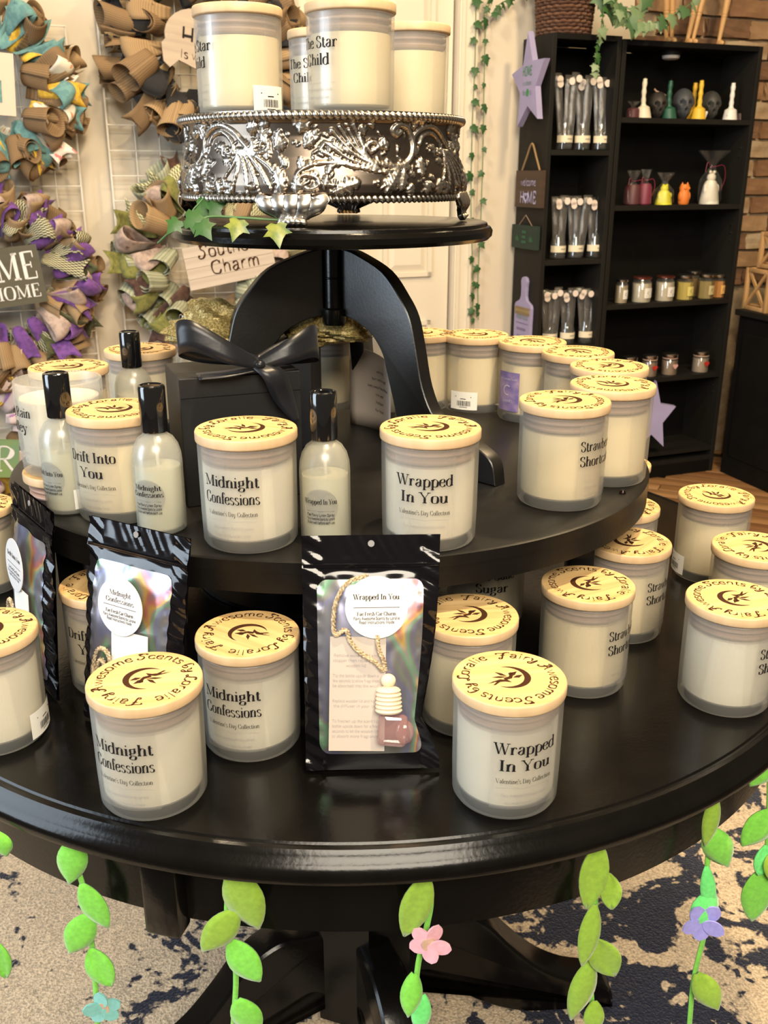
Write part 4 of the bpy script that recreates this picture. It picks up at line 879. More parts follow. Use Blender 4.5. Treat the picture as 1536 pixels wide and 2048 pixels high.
mb=MB(); th0=[P(u,v,ZL-.0305).xy-TC.xy for u,v in((300,1724),(920,1738))]; a0,a1=[math.atan2(q.y,q.x) for q in th0]
mb.tube([(TC.x+.545*math.cos(a),TC.y+.545*math.sin(a),ZL-.0312) for a in np.linspace(a0,a1,30)],.0013,6); mb.build('garland_cord',FG[2],label='thin green garland cord tucked under the front table rim',cat='cord')
# ------------------------------------------------------------ wire grid panels on the back wall
def wiregrid(label,s_left,s_right,ztop,zbot,pitch,d=.045,first=0):
    t=thing('wire_grid_panel',label,'grid panel',wp(s_left,0,d),YAW)
    Wd=s_right-s_left
    hz_=MB().tube([(0,0,0),(Wd,0,0)],.0022,6).mesh('wire',M['wire']); vt=MB().tube([(0,0,zbot),(0,0,ztop)],.0022,6).mesh('wire',M['wire']); ed=MB().tube([(0,0,zbot),(0,0,ztop)],.0038,8).mesh('edge_bar',M['wire'])
    z=ztop
    while z>zbot-.001: obj('wire',hz_,t,loc=(0,-.003,z)); z-=pitch
    x=Wd; 
    obj('edge_bar',ed,t,loc=(0,0,0)); obj('edge_bar',ed,t,loc=(Wd,0,0)); x-=pitch
    while x>.02: obj('wire',vt,t,loc=(x,0,0)); x-=pitch
    return t
g1r=wall(122,52,.05); g1b=wall(190,700,.05)
wiregrid('white wire grid panel on the left holding the yellow and the purple wreaths',g1r[0]-.62,g1r[0]+.012,g1r[1],.35,.0775)
g2l=wall(186,30,.05); wiregrid('white wire grid panel beside the door holding the black ribbon wreath',g2l[0]+.012,g2l[0]+.64,2.0,.35,.0775)
# ------------------------------------------------------------ wreaths
def rmat(name,c,c2=None,sc=60,stretch=None,thr=(.42,.58),sheen=.2,rough=.85): return mat(name,c,rough,col2=c2,nscale=sc,stretch=stretch,thr=thr,sheen=sheen)
def checkmat(name,c1,c2,sc):
    m=bpy.data.materials.new(name); m.use_nodes=True; n,L=nodes(m); b=n['Principled BSDF']; b.inputs['Roughness'].default_value=.9
    uv=n.new('ShaderNodeUVMap'); ch=n.new('ShaderNodeTexChecker'); ch.inputs['Scale'].default_value=sc; ch.inputs['Color1'].default_value=(*c1,1); ch.inputs['Color2'].default_value=(*c2,1)
    L(uv.outputs[0],ch.inputs[0]); L(ch.outputs[0],b.inputs['Base Color']); return m
def uvline(name,c1,c2,sc,dotty=False):
    m=bpy.data.materials.new(name); m.use_nodes=True; n,L=nodes(m); b=n['Principled BSDF']; b.inputs['Roughness'].default_value=.9
    uv=n.new('ShaderNodeUVMap')
    if dotty: x=n.new('ShaderNodeTexVoronoi'); x.inputs['Scale'].default_value=sc; L(uv.outputs[0],x.inputs[0]); o=x.outputs['Distance']; pos=(.26,.32)
    else: x=n.new('ShaderNodeTexWave'); x.bands_direction='X'; x.inputs['Scale'].default_value=sc; x.inputs['Distortion'].default_value=.6; L(uv.outputs[0],x.inputs[0]); o=x.outputs['Color']; pos=(.35,.65)
    r=n.new('ShaderNodeValToRGB'); r.color_ramp.elements[0].position,r.color_ramp.elements[1].position=pos; r.color_ramp.elements[0].color=(*c1,1); r.color_ramp.elements[1].color=(*c2,1)
    L(o,r.inputs[0]); L(r.outputs[0],b.inputs['Base Color']); return m
burl=uvline('burlap_mesh',(.19,.12,.06),(.27,.17,.085),13); burl2=uvline('tan_burlap_mesh',(.30,.20,.10),(.39,.26,.14),13)
greenmesh=uvline('sage_mesh',(.29,.31,.21),(.42,.43,.32),7)
paw=uvline('paw_print_ribbon',(.025,.016,.01),(.36,.25,.12),4.2,True); dots=uvline('dotted_ribbon',(.75,.25,.25),(.80,.72,.62),3.4,True); floral=uvline('floral_ribbon',(.70,.30,.16),(.80,.76,.64),4.5,True)
lilac=uvline('spotted_pastel_ribbon',(.40,.20,.45),(.80,.66,.66),2.6,True)
blackr=rmat('black_ribbon',(.012,.012,.014)); teal=rmat('teal_ribbon',(.16,.33,.32),(.11,.25,.26)); yellow=rmat('yellow_ribbon',(.72,.48,.05),(.55,.33,.03)); purple=rmat('purple_ribbon',(.20,.075,.33),(.13,.05,.23))
olive=rmat('olive_ribbon',(.10,.105,.04),(.065,.07,.028)); olive2=rmat('light_olive_ribbon',(.24,.24,.06),(.16,.17,.05)); brown=rmat('brown_ribbon',(.13,.065,.045),(.085,.04,.03)); pinkr=rmat('mauve_print_ribbon',(.52,.40,.34),(.34,.25,.22),40)
ging=checkmat('gingham_ribbon',(.05,.055,.03),(.58,.54,.36),15); ging2=checkmat('olive_gingham_ribbon',(.16,.17,.05),(.66,.62,.42),15); limeg=rmat('lime_ribbon',(.30,.38,.06),(.22,.30,.05))
def uvmesh(name,fn,nu,nv,m):
    mb=MB(); mb.grid(fn,nu,nv); me=mb.mesh(name,m); uv=me.uv_layers.new(name='UVMap')
    lp=np.zeros(len(me.loops),dtype=np.int32); me.loops.foreach_get('vertex_index',lp); a=np.stack([(lp//nv)/(nu-1),(lp%nv)/(nv-1)],1).astype(np.float32); uv.data.foreach_set('uv',a.ravel()); return me
# prototypes: axis +x is outward from the wreath centre, -y towards the room
def proto_curl(r,L_,m,turns=1.35):
    return uvmesh('ribbon_curl',lambda a,b:((.2+.8*b)*L_*(1-.1*math.sin(a*9)),-r-(r*(1-.30*a))*math.cos(2*PI*turns*a)-.004*math.sin(b*5),(r*(1-.30*a))*math.sin(2*PI*turns*a)*(1+.25*b)),26,7,m)
def proto_loop(r,L_,m,wd):
    return uvmesh('ribbon_loop',lambda a,b:(L_*math.sin(PI*a)**.8*(1+.05*math.sin(b*4)),-r*.4-r*1.1*math.sin(2*PI*a)*.7-r*.5,(b-.5)*wd*(.45+.55*math.sin(PI*a))+.006*math.sin(a*7)),20,6,m)
def proto_tail(L_,m,wd,ph):
    def f(a,b):
        x=L_*(a+(-.16*(1-abs(2*b-1)) if a>.9 else 0)); return (x,-.02-.016*math.sin(a*4+ph)-.008*math.sin(b*3+ph),(b-.5)*wd*(.35+.65*a**.5)+.01*math.sin(a*3+ph))
    return uvmesh('ribbon_tail',f,14,6,m)
def wreath(label,s,z,Rr,curls,loops,tails,nc,nl,nt_,seed,a0=0,a1=2*PI,sc=1.):
    r0=random.Random(seed); t=thing('ribbon_wreath',label,'wreath',wp(s,z,.075),YAW)
    MB().tube([(Rr*.72*math.cos(a),-.012,Rr*.72*math.sin(a)) for a in np.linspace(0,2*PI,41)[:-1]],.008,8,closed=True).build('ring_frame',M['ivyd'],t)
    sc=sc*1.35; C_=[proto_curl(.022*sc,.075*sc,m) for m in curls]+[proto_curl(.028*sc,.085*sc,m,1.1) for m in curls]; L_=[proto_loop(.020*sc,.085*sc,m,.05*sc) for m in loops]; T_=[proto_tail(.105*sc,m,.052*sc,k*1.3) for k,m in enumerate(tails)]+[proto_tail(.085*sc,m,.045*sc,k*2.1+1) for k,m in enumerate(tails)]
    def put(nm,me,a,rad,dy,tilt,twist):
        o=obj(nm,me,t,loc=(rad*math.cos(a),-dy,rad*math.sin(a))); solid(o,.0006)
        o.rotation_euler=(Matrix.Rotation(-a,3,'Y')@Matrix.Rotation(tilt,3,'Z')@Matrix.Rotation(twist,3,'X')).to_euler(); return o
    for i in range(nc):
        a=a0+(a1-a0)*(i+r0.random()*.6)/nc; ring=(.52,.80,.68)[i%3]
        put('ribbon_curl',C_[r0.randrange(len(C_))],a+r0.uniform(-.5,.5)*0,Rr*ring,.012+.012*(i%3),r0.uniform(-.7,-.1),r0.uniform(0,6)) .rotation_euler.rotate_axis('Y',r0.uniform(-.7,.7))
    for i in range(nl):
        a=a0+(a1-a0)*(i+r0.random()*.6)/nl; put('ribbon_loop',L_[(i+r0.randrange(2))%len(L_)],a,Rr*r0.uniform(.50,.78),.03+r0.uniform(0,.02),r0.uniform(-.5,.1),r0.uniform(-1,1)).rotation_euler.rotate_axis('Y',r0.uniform(-.6,.6))
    for i in range(nt_):
        a=a0+(a1-a0)*(i+r0.random()*.7)/nt_; put('ribbon_tail',T_[(i*3+r0.randrange(2))%len(T_)],a,Rr*r0.uniform(.50,.80),.040+r0.uniform(0,.022),r0.uniform(-.35,.1),r0.uniform(-.8,.8)).rotation_euler.rotate_axis('Y',r0.uniform(-.6,.6))
    return t
def plaque(parent,outl,th,m,loc,rot=0,name='sign_plaque',mats=None,bev=.0015):
    bm=bmesh.new(); vs=[bm.verts.new((x,0,z)) for x,z in outl]; f=bm.faces.new(vs); ex=bmesh.ops.extrude_face_region(bm,geom=[f]); bmesh.ops.translate(bm,vec=(0,th,0),verts=[v for v in ex['geom'] if isinstance(v,bmesh.types.BMVert)]); bmesh.ops.recalc_face_normals(bm,faces=bm.faces)
    return MB().bm(bm).build(name,m,parent,smooth=False,loc=loc,rot=(0,rot,0))
def signtext(parent,rows,m,d=-.0012,name='lettering'):
    mb=MB()
    for s,cap,pen,x0,z0,mw in rows: text_mb(mb,s,cap,pen,lambda x,y:(x+x0,d,y+z0),maxw=mw)
    return mb.build(name,m,parent,smooth=False)
rect=lambda w_,h_:[(-w_/2,-h_/2),(w_/2,-h_/2),(w_/2,h_/2),(-w_/2,h_/2)]
cs,cz_=wall(408,100,.08); 
w4=wreath('burlap wreath with black and paw print ribbons and a wooden HOME plaque, by the door',cs,cz_,.265,[burl,burl2,burl],[paw,blackr,burl2],[blackr,paw,blackr,blackr,burl],38,28,36,21,sc=1.15)
pw=mat('pale_sign_wood',(.52,.42,.32),.7,col2=(.40,.32,.25),nscale=12,stretch=(.3,1,4))
s_,z_=wall(352,108,.13)
pts=[(.092*math.cos(a)*(1.25 if math.cos(a)>0 else 1),.078*math.sin(a)) for a in np.linspace(0,2*PI,25)[:-1]]
p_=plaque(w4,[(x,z+ .03) for x,z in pts],.012,pw,(s_-cs+.045,-.125,z_-cz_+.012),R(8)); signtext(p_,[('HOME',.052,'bold',.050,.002,.19)],M['ink'])
p_=plaque(w4,[(-.105,.02),(-.095,-.03),(-.075,-.045),(-.05,-.02),(.0,-.035),(.13,-.05),(.15,-.0),(.05,.02),(-.03,.04),(-.08,.05)],.012,pw,(s_-cs+.045,-.14,z_-cz_-.012),R(8)); signtext(p_,[('Is where',.024,'script',.015,-.012,.16)],M['burn'])
cs,cz_=wall(415,512,.08)
w5=wreath('sage and gingham ribbon wreath with a Southern Charm wooden plaque',cs,cz_,.262,[greenmesh,greenmesh,burl2],[ging2,olive2,pinkr],[ging2,brown,olive2,ging2,brown],42,30,34,9,sc=1.1)
s_,z_=wall(440,520,.13)
pw2=mat('whitewashed_sign_wood',(.62,.54,.46),.75,col2=(.50,.42,.35),nscale=10,stretch=(.3,1,5))
p_=None
for k in range(4):
    q=plaque(w5 if p_ is None else p_,rect(.30,.0335),.010,pw2,(s_-cs+.012,-.125,z_-cz_+.052) if p_ is None else (0,0,-.0345*k),R(-9) if p_ is None else 0,name='sign_plaque' if p_ is None else 'plank'); p_=p_ or q
signtext(p_,[('Southern',.040,'script',.012,-.025,.225),('Charm',.042,'script',.016,-.082,.17)],M['burn'])
cs,cz_=wall(-22,178,.08)
w1=wreath('burlap wreath with yellow, teal and floral ribbons at the top left',cs,cz_,.215,[burl,burl,burl2],[teal,floral,burl],[yellow,floral,teal,dots],36,22,28,5,a0=-1.9,a1=1.9)
s_,z_=wall(-16,170,.12); p_=plaque(w1,rect(.125,.17),.01,mat('cream_sign',(.70,.58,.46),.7),(s_-cs,-.115,z_-cz_),R(4)); plaque(p_,rect(.075,.06),.002,teal,(-.012,-.0021,-.02),name='sign_panel')
cs,cz_=wall(14,560,.08)
w2=wreath('burlap wreath with purple and gingham ribbons and a grey WELCOME HOME sign',cs,cz_,.245,[burl2,burl,burl2],[purple,ging,pinkr],[purple,ging,olive,purple,ging],40,26,34,14,a0=-2.3,a1=2.3)
s_,z_=wall(22,548,.13); gs=mat('grey_green_sign',(.115,.105,.07),.7,col2=(.09,.08,.055),nscale=12,stretch=(.3,1,3))
p_=plaque(w2,[(-.20,-.088),(.066,-.088),(.066,.088),(-.20,.088)],.018,gs,(s_-cs+.026,-.13,z_-cz_),R(-6)); signtext(p_,[('WELCOME',.082,'boldserif',-.152,-.012,.42),('HOME',.040,'boldserif',-.022,-.068,.15)],M['white'])
cs,cz_=wall(-52,850,.08)
w3=wreath('pastel spotted ribbon wreath with a green letter R block, low at left frame edge',cs,cz_,.20,[burl,burl],[lilac,lilac],[lilac,yellow,purple,lilac],20,16,18,17,a0=-1.8,a1=1.8)
s_,z_=wall(0,905,.12); p_=plaque(w3,rect(.125,.125),.02,mat('lime_block',(.25,.34,.06),.7,col2=(.16,.30,.22),nscale=6),(s_-cs-.004,-.125,z_-cz_),R(8)); signtext(p_,[('R',.085,'boldserif',.020,-.042,.08)],M['white'])
# ------------------------------------------------------------ ivy leaves
def ivyleaf(size,bend=.25,m=None,name='ivy_leaf'):
    out=[(0,0),(-.20,-.10),(-.46,.02),(-.36,.20),(-.62,.42),(-.34,.48),(-.20,.66),(0,1.05),(.20,.66),(.34,.48),(.62,.42),(.36,.20),(.46,.02),(.20,-.10)]
    vs=[(0,.35,.04)]+[(x,y,-bend*(x*x+ (y-.35)**2*.5)) for x,y in out]; n=len(out)
    mb=MB(); mb.add([(x*size,y*size,z*size) for x,y,z in vs],[(0,1+i,1+(i+1)%n) for i in range(n)]); return mb.mesh(name,m or M['ivy'])
def strand(name,label,pts,me,n,seed,parent=None,cat='ivy',group=None,scale=(.8,1.2),facing=None,stemr=.0016,stemm=None):
    """stem through points with leaves as parts"""
    r0=random.Random(seed); p=bez(pts,8); o0=Vector(p[0]); t=thing(name,label,cat,o0,0,group)
    MB().tube([q-o0 for q in p],stemr,6).build('stem',stemm or M['stem'],t)
    fdir=facing or N
    for i in range(n):
        k=(i+.3+.5*r0.random())/n*(len(p)-1); q=p[int(k)].lerp(p[min(int(k)+1,len(p)-1)],k%1)
        o=obj('leaf',me[r0.randrange(len(me))],t,loc=q-o0+fdir*.004)
        zv=(fdir+Vector((r0.uniform(-.5,.5),r0.uniform(-.5,.5),r0.uniform(-.1,.6)))).normalized(); yv=Vector((r0.uniform(-.9,.9),r0.uniform(-.3,.3),-.8)); yv=(yv-zv*yv.dot(zv)).normalized(); xv=yv.cross(zv)
        o.rotation_euler=Matrix((xv,yv,zv)).transposed().to_euler(); o.scale=[r0.uniform(*scale)]*3
    return t
# sprig under the silver plateau
LV=ivyleaf(.030,.35,M['ivyl'],'leaf'); LG=ivyleaf(.026,.35,M['ivy'],'leaf')
t=thing('ivy_sprig','artificial ivy sprig lying over the left rim of the small round stand','ivy',(-.15,1.0,ZT+.001))
o0=Vector((-.15,1.0,ZT+.001)); yy=.985
pp=lambda u,v,y:onplane(u,v,(0,y,0),(0,1,0))-o0
MB().tube(bez([pp(316,486,1.02),pp(345,462,1.0),pp(400,440,1.0),pp(430,433,1.0),pp(520,438,.985),pp(585,442,.99)],8),.0013,6).build('stem',M['stem'],t)
MB().tube(bez([pp(398,440,1.0),pp(385,424,1.0),pp(400,405,1.0),pp(408,395,1.0)],6),.001,6).build('stem',M['stem'],t)
for u,v,y,sz,ang,me in ((478,440,.945,.72,-165,LV),(552,448,.940,.76,172,LV),(400,444,.96,.8,150,LG),(372,436,.985,.9,100,LG),(418,420,1.02,.8,60,LG),(356,440,.99,.7,215,LG),(395,412,1.03,1.0,100,LG)):
    o=obj('leaf',me,t,loc=pp(u,v,y)); zv=Vector((.0,-.95,.45)).normalized(); a=R(ang); yv=Vector((math.sin(a),0,math.cos(a))); yv=(yv-zv*yv.dot(zv)).normalized(); o.rotation_euler=Matrix((yv.cross(zv),yv,zv)).transposed().to_euler(); o.scale=(sz,)*3
# hanging strands on the wall right of the door
small=[ivyleaf(.030,.5,M['ivyd'],'leaf'),ivyleaf(.024,.5,M['ivyd'],'leaf'),ivyleaf(.034,.4,M['ivyd'],'leaf')]
def wl(pts,d=.03): return [wp(*wall(u,v,d),d) for u,v in pts]
strand('hanging_ivy','thin ivy strand hanging along the door frame, left of the pair',wl([(952,-20),(950,120),(944,260),(942,420),(946,560),(944,650)]),small,17,3,group='ivy strands by the door')
strand('hanging_ivy','thin ivy strand hanging on the wall just beside the black shelf',wl([(985,-10),(972,40),(968,180),(966,300),(962,430),(956,560),(957,640)]),small,17,4,group='ivy strands by the door')
strand('hanging_ivy','short ivy strand arching from the basket towards the door frame',wl([(1090,-30),(1040,-12),(1000,8),(985,28)],.05),small,9,6,group='ivy strands by the door')
# ------------------------------------------------------------ bookcases
F0=Vector((.585,3.65,0)); Dp=.21; 
def bc(x,y,z): return F0+E*x-N*y+Vector((0,0,z))   # y = depth behind the front
def fz(u,v): p=onplane(u,v,F0,N); return (p-F0).dot(E),p.z
topz=fz(1400,86)[1]; shz=[fz(1360,v)[1] for v in(237,410,603,752)]
def bookcase(name,label,x0,wd,top,shelves,depth=Dp):
    t=thing(name,label,'bookcase',bc(x0,0,0),YAW); th=.018
    MB().box((th/2,depth/2,top/2),(th,depth,top),bev=.0015).build('side_panel',M['shelfside'],t,smooth=False)
    MB().box((wd-th/2,depth/2,top/2),(th,depth,top),bev=.0015).build('side_panel',M['shelfside'],t,smooth=False)
    MB().box((wd/2,depth/2,top-th/2),(wd-2*th,depth,th)).build('top_panel',M['shelf'],t,smooth=False)
    MB().box((wd/2,depth-.004,top/2),(wd-2*th,.004,top-.04)).build('back_panel',M['shelf'],t,smooth=False)
    MB().box((wd/2,.012,.035),(wd-2*th,.018,.07)).build('plinth',M['shelf'],t,smooth=False)
    for z in shelves+[.079]: MB().box((wd/2,depth/2-.003,z-th/2),(wd-2*th,depth-.010,th)).build('shelf',M['shelfside'],t,smooth=False)
    if wd>.4:
        pn=MB().lathe([(0,0),(.003,0),(.003,.004),(0,.004)],8,M=Matrix.Rotation(R(-90),4,'Y')).mesh('shelf_pin_hole',M['silverp'])
        for z in (shelves[0]-.10,shelves[0]-.13,shelves[1]-.08,shelves[1]-.11,shelves[1]-.14,shelves[3]-.06,shelves[3]-.09): obj('shelf_pin_hole',pn,t,loc=(wd-th-.0005,.04,z))
    return t
ltz=fz(1170,68)[1]; lsh=[fz(1165,v)[1] for v in(300,519,692)]
bookcase('narrow_bookcase','narrow black bookcase with incense jars, against the wall left of the wide one',0,.283,ltz,lsh+[lsh[2]-.3])
bookcase('wide_bookcase','wide black bookcase with candles on four shelves',.287,.625,topz,shz+[shz[3]-.32])
def onshelf(u,z,y):
    """world point on a shelf at height z, depth y, seen in column u"""
    o=bc(0,y,z); s=at_u(u,o,E); return o+E*s
mpp=3.62/F*1.0   # metres per pixel at the bookcase
# candles etc. on shelf one
z1,z2,z3,z4=shz
taper={}
for u,hpx,c,nm,lab,dy in ((1287,72,(.78,.70,.55),'white','slim cream twisted candle, leftmost on the top shelf',.06),(1338,70,(.02,.10,.06),'green','slim dark green candle on the top shelf',.06),(1384,70,(.72,.42,.03),'yellow','slim yellow candle standing behind the thicker yellow one',.10),(1396,72,(.80,.50,.04),'amber','amber yellow candle in front on the top shelf',.045),(1459,70,(.82,.80,.76),'ivory','slim white candle at right with a paper price tag',.05)):
    q=onshelf(u,z1,dy); hh=hpx*mpp; t=thing('figure_candle',lab,'candle',q,YAW,'slim candles on the top shelf')
    mb=MB(); n=18
    mb.tube([(.010*math.sin(i/n*2.2)*(u%3-1)*.8,0,hh*i/n) for i in range(n+1)],[(.017*(1-i/n*1.0) if i<6 else 0)+(.0115-.003*i/n)*(1 if i else 1) if i<7 else .0085+.0012*math.sin(i*1.7) for i in range(n+1)],14); mb.build('candle_body',mat(nm+'_wax',c,.45,noise=.05,nscale=20),t)
    MB().tube([(.010*math.sin(2.2)*(u%3-1)*.8,0,hh),(.010*math.sin(2.2)*(u%3-1)*.8+.002,0,hh+.007)],.001,6).build('wick',M['ink'],t)
    if nm in('ivory','amber'): MB().box((-.022 if nm=='ivory' else .016,-.014,.022),(.022 if nm=='ivory' else .010,.001,.028)).build('price_tag',M['stick'],t,rot=(0,R(18),0))
def skull(u,lab,sc,c,tag_):
    q=onshelf(u,z1,.09); t=thing('skull_candle',lab,'candle',q,YAW+R(-18),'skull candles on the top shelf')
    def fn(p):
        x,y,z=p; k=1+.10*(z>0)*abs(y)
        if z<-.1: x*=1-.38*min(1,(-z-.1)/.7)*1; 
        if z<-.2 and y>0: y*=1-.45*min(1,-z-.2+.3)
        y=y*1.12
        fy=-y
        if fy>.2:
            for ex in(-.36,.36):
                d=math.hypot(x-ex,(z-.02)*1.05); y+=.42*max(0,1-(d/.27)**2)
            d=math.hypot(x*1.3,(z+.36)); y+=.28*max(0,1-(d/.16)**2)
            if -.85<z<-.55: y+=.05*math.cos(x*34)
        for ex in(-.78,.78):
            d=math.hypot(x-ex,(z+.25)*1.3); x-=(.18 if ex>0 else -.18)*max(0,1-(d/.4)**2)
        return Vector((x,y,max(z,-.92)))
    MB().sphere((0,0,.038*sc),(.030*sc,.034*sc,.041*sc),34,fn=fn).build('skull',mat('skull_wax_%d'%u,c,.55,noise=.15,nscale=30),t)
    if tag_: MB().tube(bez([(-.02,-.01,.085*sc),(-.01,-.01,.078*sc),(.012,-.012,.072*sc),(.026,-.01,.066*sc)],4),.003,6).build('ribbon_tie',M['plug'],t)
skull(1312,'dark skull candle wrapped with a small tie, left of three',1.25,(.035,.030,.026),True); skull(1362,'large grey blue skull candle in the middle of the shelf',1.42,(.062,.068,.078),False); skull(1417,'dark grey skull candle between the amber and white candles',1.35,(.050,.050,.048),False)
def wrapped(u,z,lab,w_,hh,core,cm,top,group,tie=None):
    q=onshelf(u,z,.07); t=thing('wrapped_candle',lab,'candle',q,YAW,group)
    if core=='jar': MB().lathe([(0,0),(w_*.42,0),(w_*.48,.004),(w_*.46,hh*.5),(w_*.36,hh*.6),(0,hh*.6)],20).build('candle_body',cm,t)
    elif core=='figure':
        mb=MB(); mb.lathe([(0,0),(w_*.42,0),(w_*.40,hh*.08),(w_*.34,hh*.25),(w_*.28,hh*.38),(w_*.20,hh*.44),(0,hh*.45)],20); mb.sphere((0,0,hh*.50),w_*.19,10); mb.sphere((-w_*.10,-.003,hh*.60),w_*.07,8); mb.sphere((w_*.10,-.003,hh*.60),w_*.07,8); mb.sphere((-w_*.30,-.006,hh*.28),(w_*.1,w_*.1,hh*.10),8); mb.sphere((w_*.30,-.006,hh*.28),(w_*.1,w_*.1,hh*.10),8); mb.build('candle_body',cm,t)
    def f(a,b):
        an=2*PI*a; r_=np.interp(b,[0,.05,.45,.62,.70,.78,1],[.42,.52,.48,.22,.09,.20,.55*top])*w_*(1+.16*math.sin(an*7+b*5)*(.3+b)); return (r_*math.cos(an),r_*.8*math.sin(an),b*hh)
    MB().grid(f,28,16,closeu=True).build('cellophane',M['clear'],t)
    if tie:
        mb=MB(); mb.tube([(w_*.10*math.cos(a),w_*.09*math.sin(a),hh*.70) for a in np.linspace(0,2*PI,13)[:-1]],.0022,6,closed=True); mb.tube(bez([(w_*.1,-.004,hh*.70),(w_*.5,-.01,hh*.72),(w_*.62,-.012,hh*.5),(w_*.45,-.012,hh*.25)],5),.0015,6); mb.tube(bez([(-w_*.1,-.004,hh*.70),(-w_*.35,-.01,hh*.78),(-w_*.45,-.012,hh*.6)],5),.0015,6); mb.build('ribbon_tie',tie,t)
dkred=mat('dark_red_ribbon',(.16,.012,.035),.5); ywax=mat('bright_yellow_wax',(.80,.76,.04),.5); owax=mat('orange_wax',(.80,.22,.035),.5); wwax=mat('white_wax',(.82,.78,.68),.5); bwax=mat('maroon_wax',(.10,.03,.035),.5)
wrapped(1265,z1,'small cellophane wrapped jar at the left end of the top shelf',.052,.060,'jar',bwax,.8,'wrapped candles'); wrapped(1487,z1,'small cellophane wrapped jar at the right end of the top shelf',.056,.052,'jar',mat('mauve_wax',(.22,.15,.17),.5),.8,'wrapped candles')
wrapped(1263,z2,'leftmost dark cellophane bag with a curled tie on the second shelf',.066,.125,'jar',bwax,.7,'wrapped candles',dkred); wrapped(1287,z2,'dark red cellophane bag beside the leftmost bag on second shelf',.058,.130,'jar',mat('crimson_wax',(.20,.03,.06),.5),.6,'wrapped candles',dkred)
wrapped(1326,z2,'bright yellow rabbit-like candle in cellophane on the second shelf',.080,.118,'figure',ywax,.7,'wrapped candles')
wrapped(1417,z2,'white figure candle in a tall cellophane bag with red tie',.092,.200,'figure',wwax,1.15,'wrapped candles',dkred)
q=onshelf(1366,z2,.06); t=thing('owl_candle','small orange owl candle on the second shelf','candle',q,YAW)
mb=MB(); mb.lathe([(0,0),(.018,0),(.021,.006),(.022,.030),(.019,.046),(.018,.050),(.020,.062),(.016,.074),(0,.076)],20); mb.sphere((-.008,-.016,.060),(.006,.005,.006),8); mb.sphere((.008,-.016,.060),(.006,.005,.006),8); mb.sphere((-.019,-.002,.030),(.006,.012,.019),8); mb.sphere((.019,-.002,.030),(.006,.012,.019),8)
for s in(-1,1): mb.lathe([(.006,0),(.004,.006),(0,.014)],8,M=Matrix.Translation((s*.012,0,.070)))
mb.build('owl_body',owax,t); MB().tube([(0,0,.075),(.001,0,.086)],.0012,6).build('wick',M['ink'],t)
# jars, third visible shelf
def jarthing(name,u,z,dy,r_,hh,wax,lidm,label,group,oct=False,tag_=None,lidh=.012,heart=None):
    r_*=1.1; hh*=1.12
    q=onshelf(u,z,dy); t=thing(name,label,'candle',q,YAW,group); n=8 if oct else 28
    MB().lathe([(0,.002),(r_*.93,.002),(r_*.93,hh*.80),(0,hh*.80)],n).build('wax',wax,t,smooth=not oct)
    MB().lathe([(0,0),(r_*.96,0),(r_,.003),(r_,hh*.84),(r_*.86,hh*.93),(r_*.84,hh),(r_*.78,hh),(r_*.82,hh*.92),(r_*.95,hh*.83),(r_*.95,.004),(0,.004)],n).build('jar',M['clearjar'],t,smooth=not oct)
    MB().lathe([(0,hh-.001),(r_*.93,hh-.001),(r_*.97,hh+.001),(r_*.97,hh+lidh*.8),(r_*.88,hh+lidh),(0,hh+lidh)],28).build('lid',lidm,t)
    if tag_:
        mb=MB(); mb.grid(lambda a,b:((r_+.0006)*math.sin((a-.5)*1.1+.25),-(r_+.0006)*math.cos((a-.5)*1.1+.25),hh*(.2+.42*b)),8,2); l=mb.build('label',tag_,t)
        mb=MB(); f_=cyl(r_+.0012); 
        for k in range(9):
            a0_,a1_=.7+k*.5,.7+(k+1)*.5; c_=lambda a,rr:f_(.006+rr*math.cos(a),hh*.42+rr*math.sin(a)); mb.add([c_(a0_,.0055),c_(a1_,.0055),c_(a1_,.0040),c_(a0_,.0040)],[(0,1,2,3)])
        mb.add([f_(-.003,hh*.28),f_(.015,hh*.28),f_(.015,hh*.30),f_(-.003,hh*.30)],[(0,1,2,3)]); mb.build('emblem',M['burn'],l,smooth=False)
    if heart:
        out=[(.0125*(16*math.sin(a)**3)/16,.0115*(13*math.cos(a)-5*math.cos(2*a)-2*math.cos(3*a)-math.cos(4*a))/15) for a in np.linspace(0,2*PI,25)[:-1]]
        plaque(t,out,.0018,heart,(.003,-r_-.003,hh*.52),0,name='heart_tag')
        MB().tube([((r_*.90)*math.cos(a),(r_*.90)*math.sin(a),hh*.93) for a in np.linspace(0,2*PI,17)[:-1]],.0022,6,closed=True).build('neck_string',M['plug'],t)
silv=mat('jar_lid_metal',(.55,.50,.44),.25,metal=1); copper=mat('copper_lid',(.25,.07,.045),.3,metal=.8); cream=mat('cream_wax',(.72,.66,.52),.5); lem=mat('lemon_wax',(.72,.58,.12),.5); ambw=mat('amber_wax',(.24,.14,.03),.5); olv=mat('olive_gold_wax',(.42,.32,.10),.5); orw=mat('bright_orange_wax',(.72,.32,.06),.5)
G3='jar candles on the third shelf'
jarthing('shelf_jar_candle',1241,z3,.05,.0225,.075,mat('beige_wax',(.55,.45,.30),.5),silv,'leftmost beige jar candle on the third shelf, touching the upright',G3,tag_=M['stick'],lidh=.008)
jarthing('shelf_jar_candle',1281,z3,.05,.0355,.082,cream,copper,'cream jar candle with copper lid, left of the two',G3,tag_=M['stick'],lidh=.007)
jarthing('shelf_jar_candle',1327,z3,.05,.0345,.082,cream,copper,'cream jar candle with copper lid, right of the two',G3,tag_=M['stick'],lidh=.007)
jarthing('shelf_jar_candle',1367,z3,.05,.032,.078,lem,silv,'yellow octagonal jar candle with silver lid',G3,True,tag_=mat('yellow_label',(.75,.66,.20),.6))
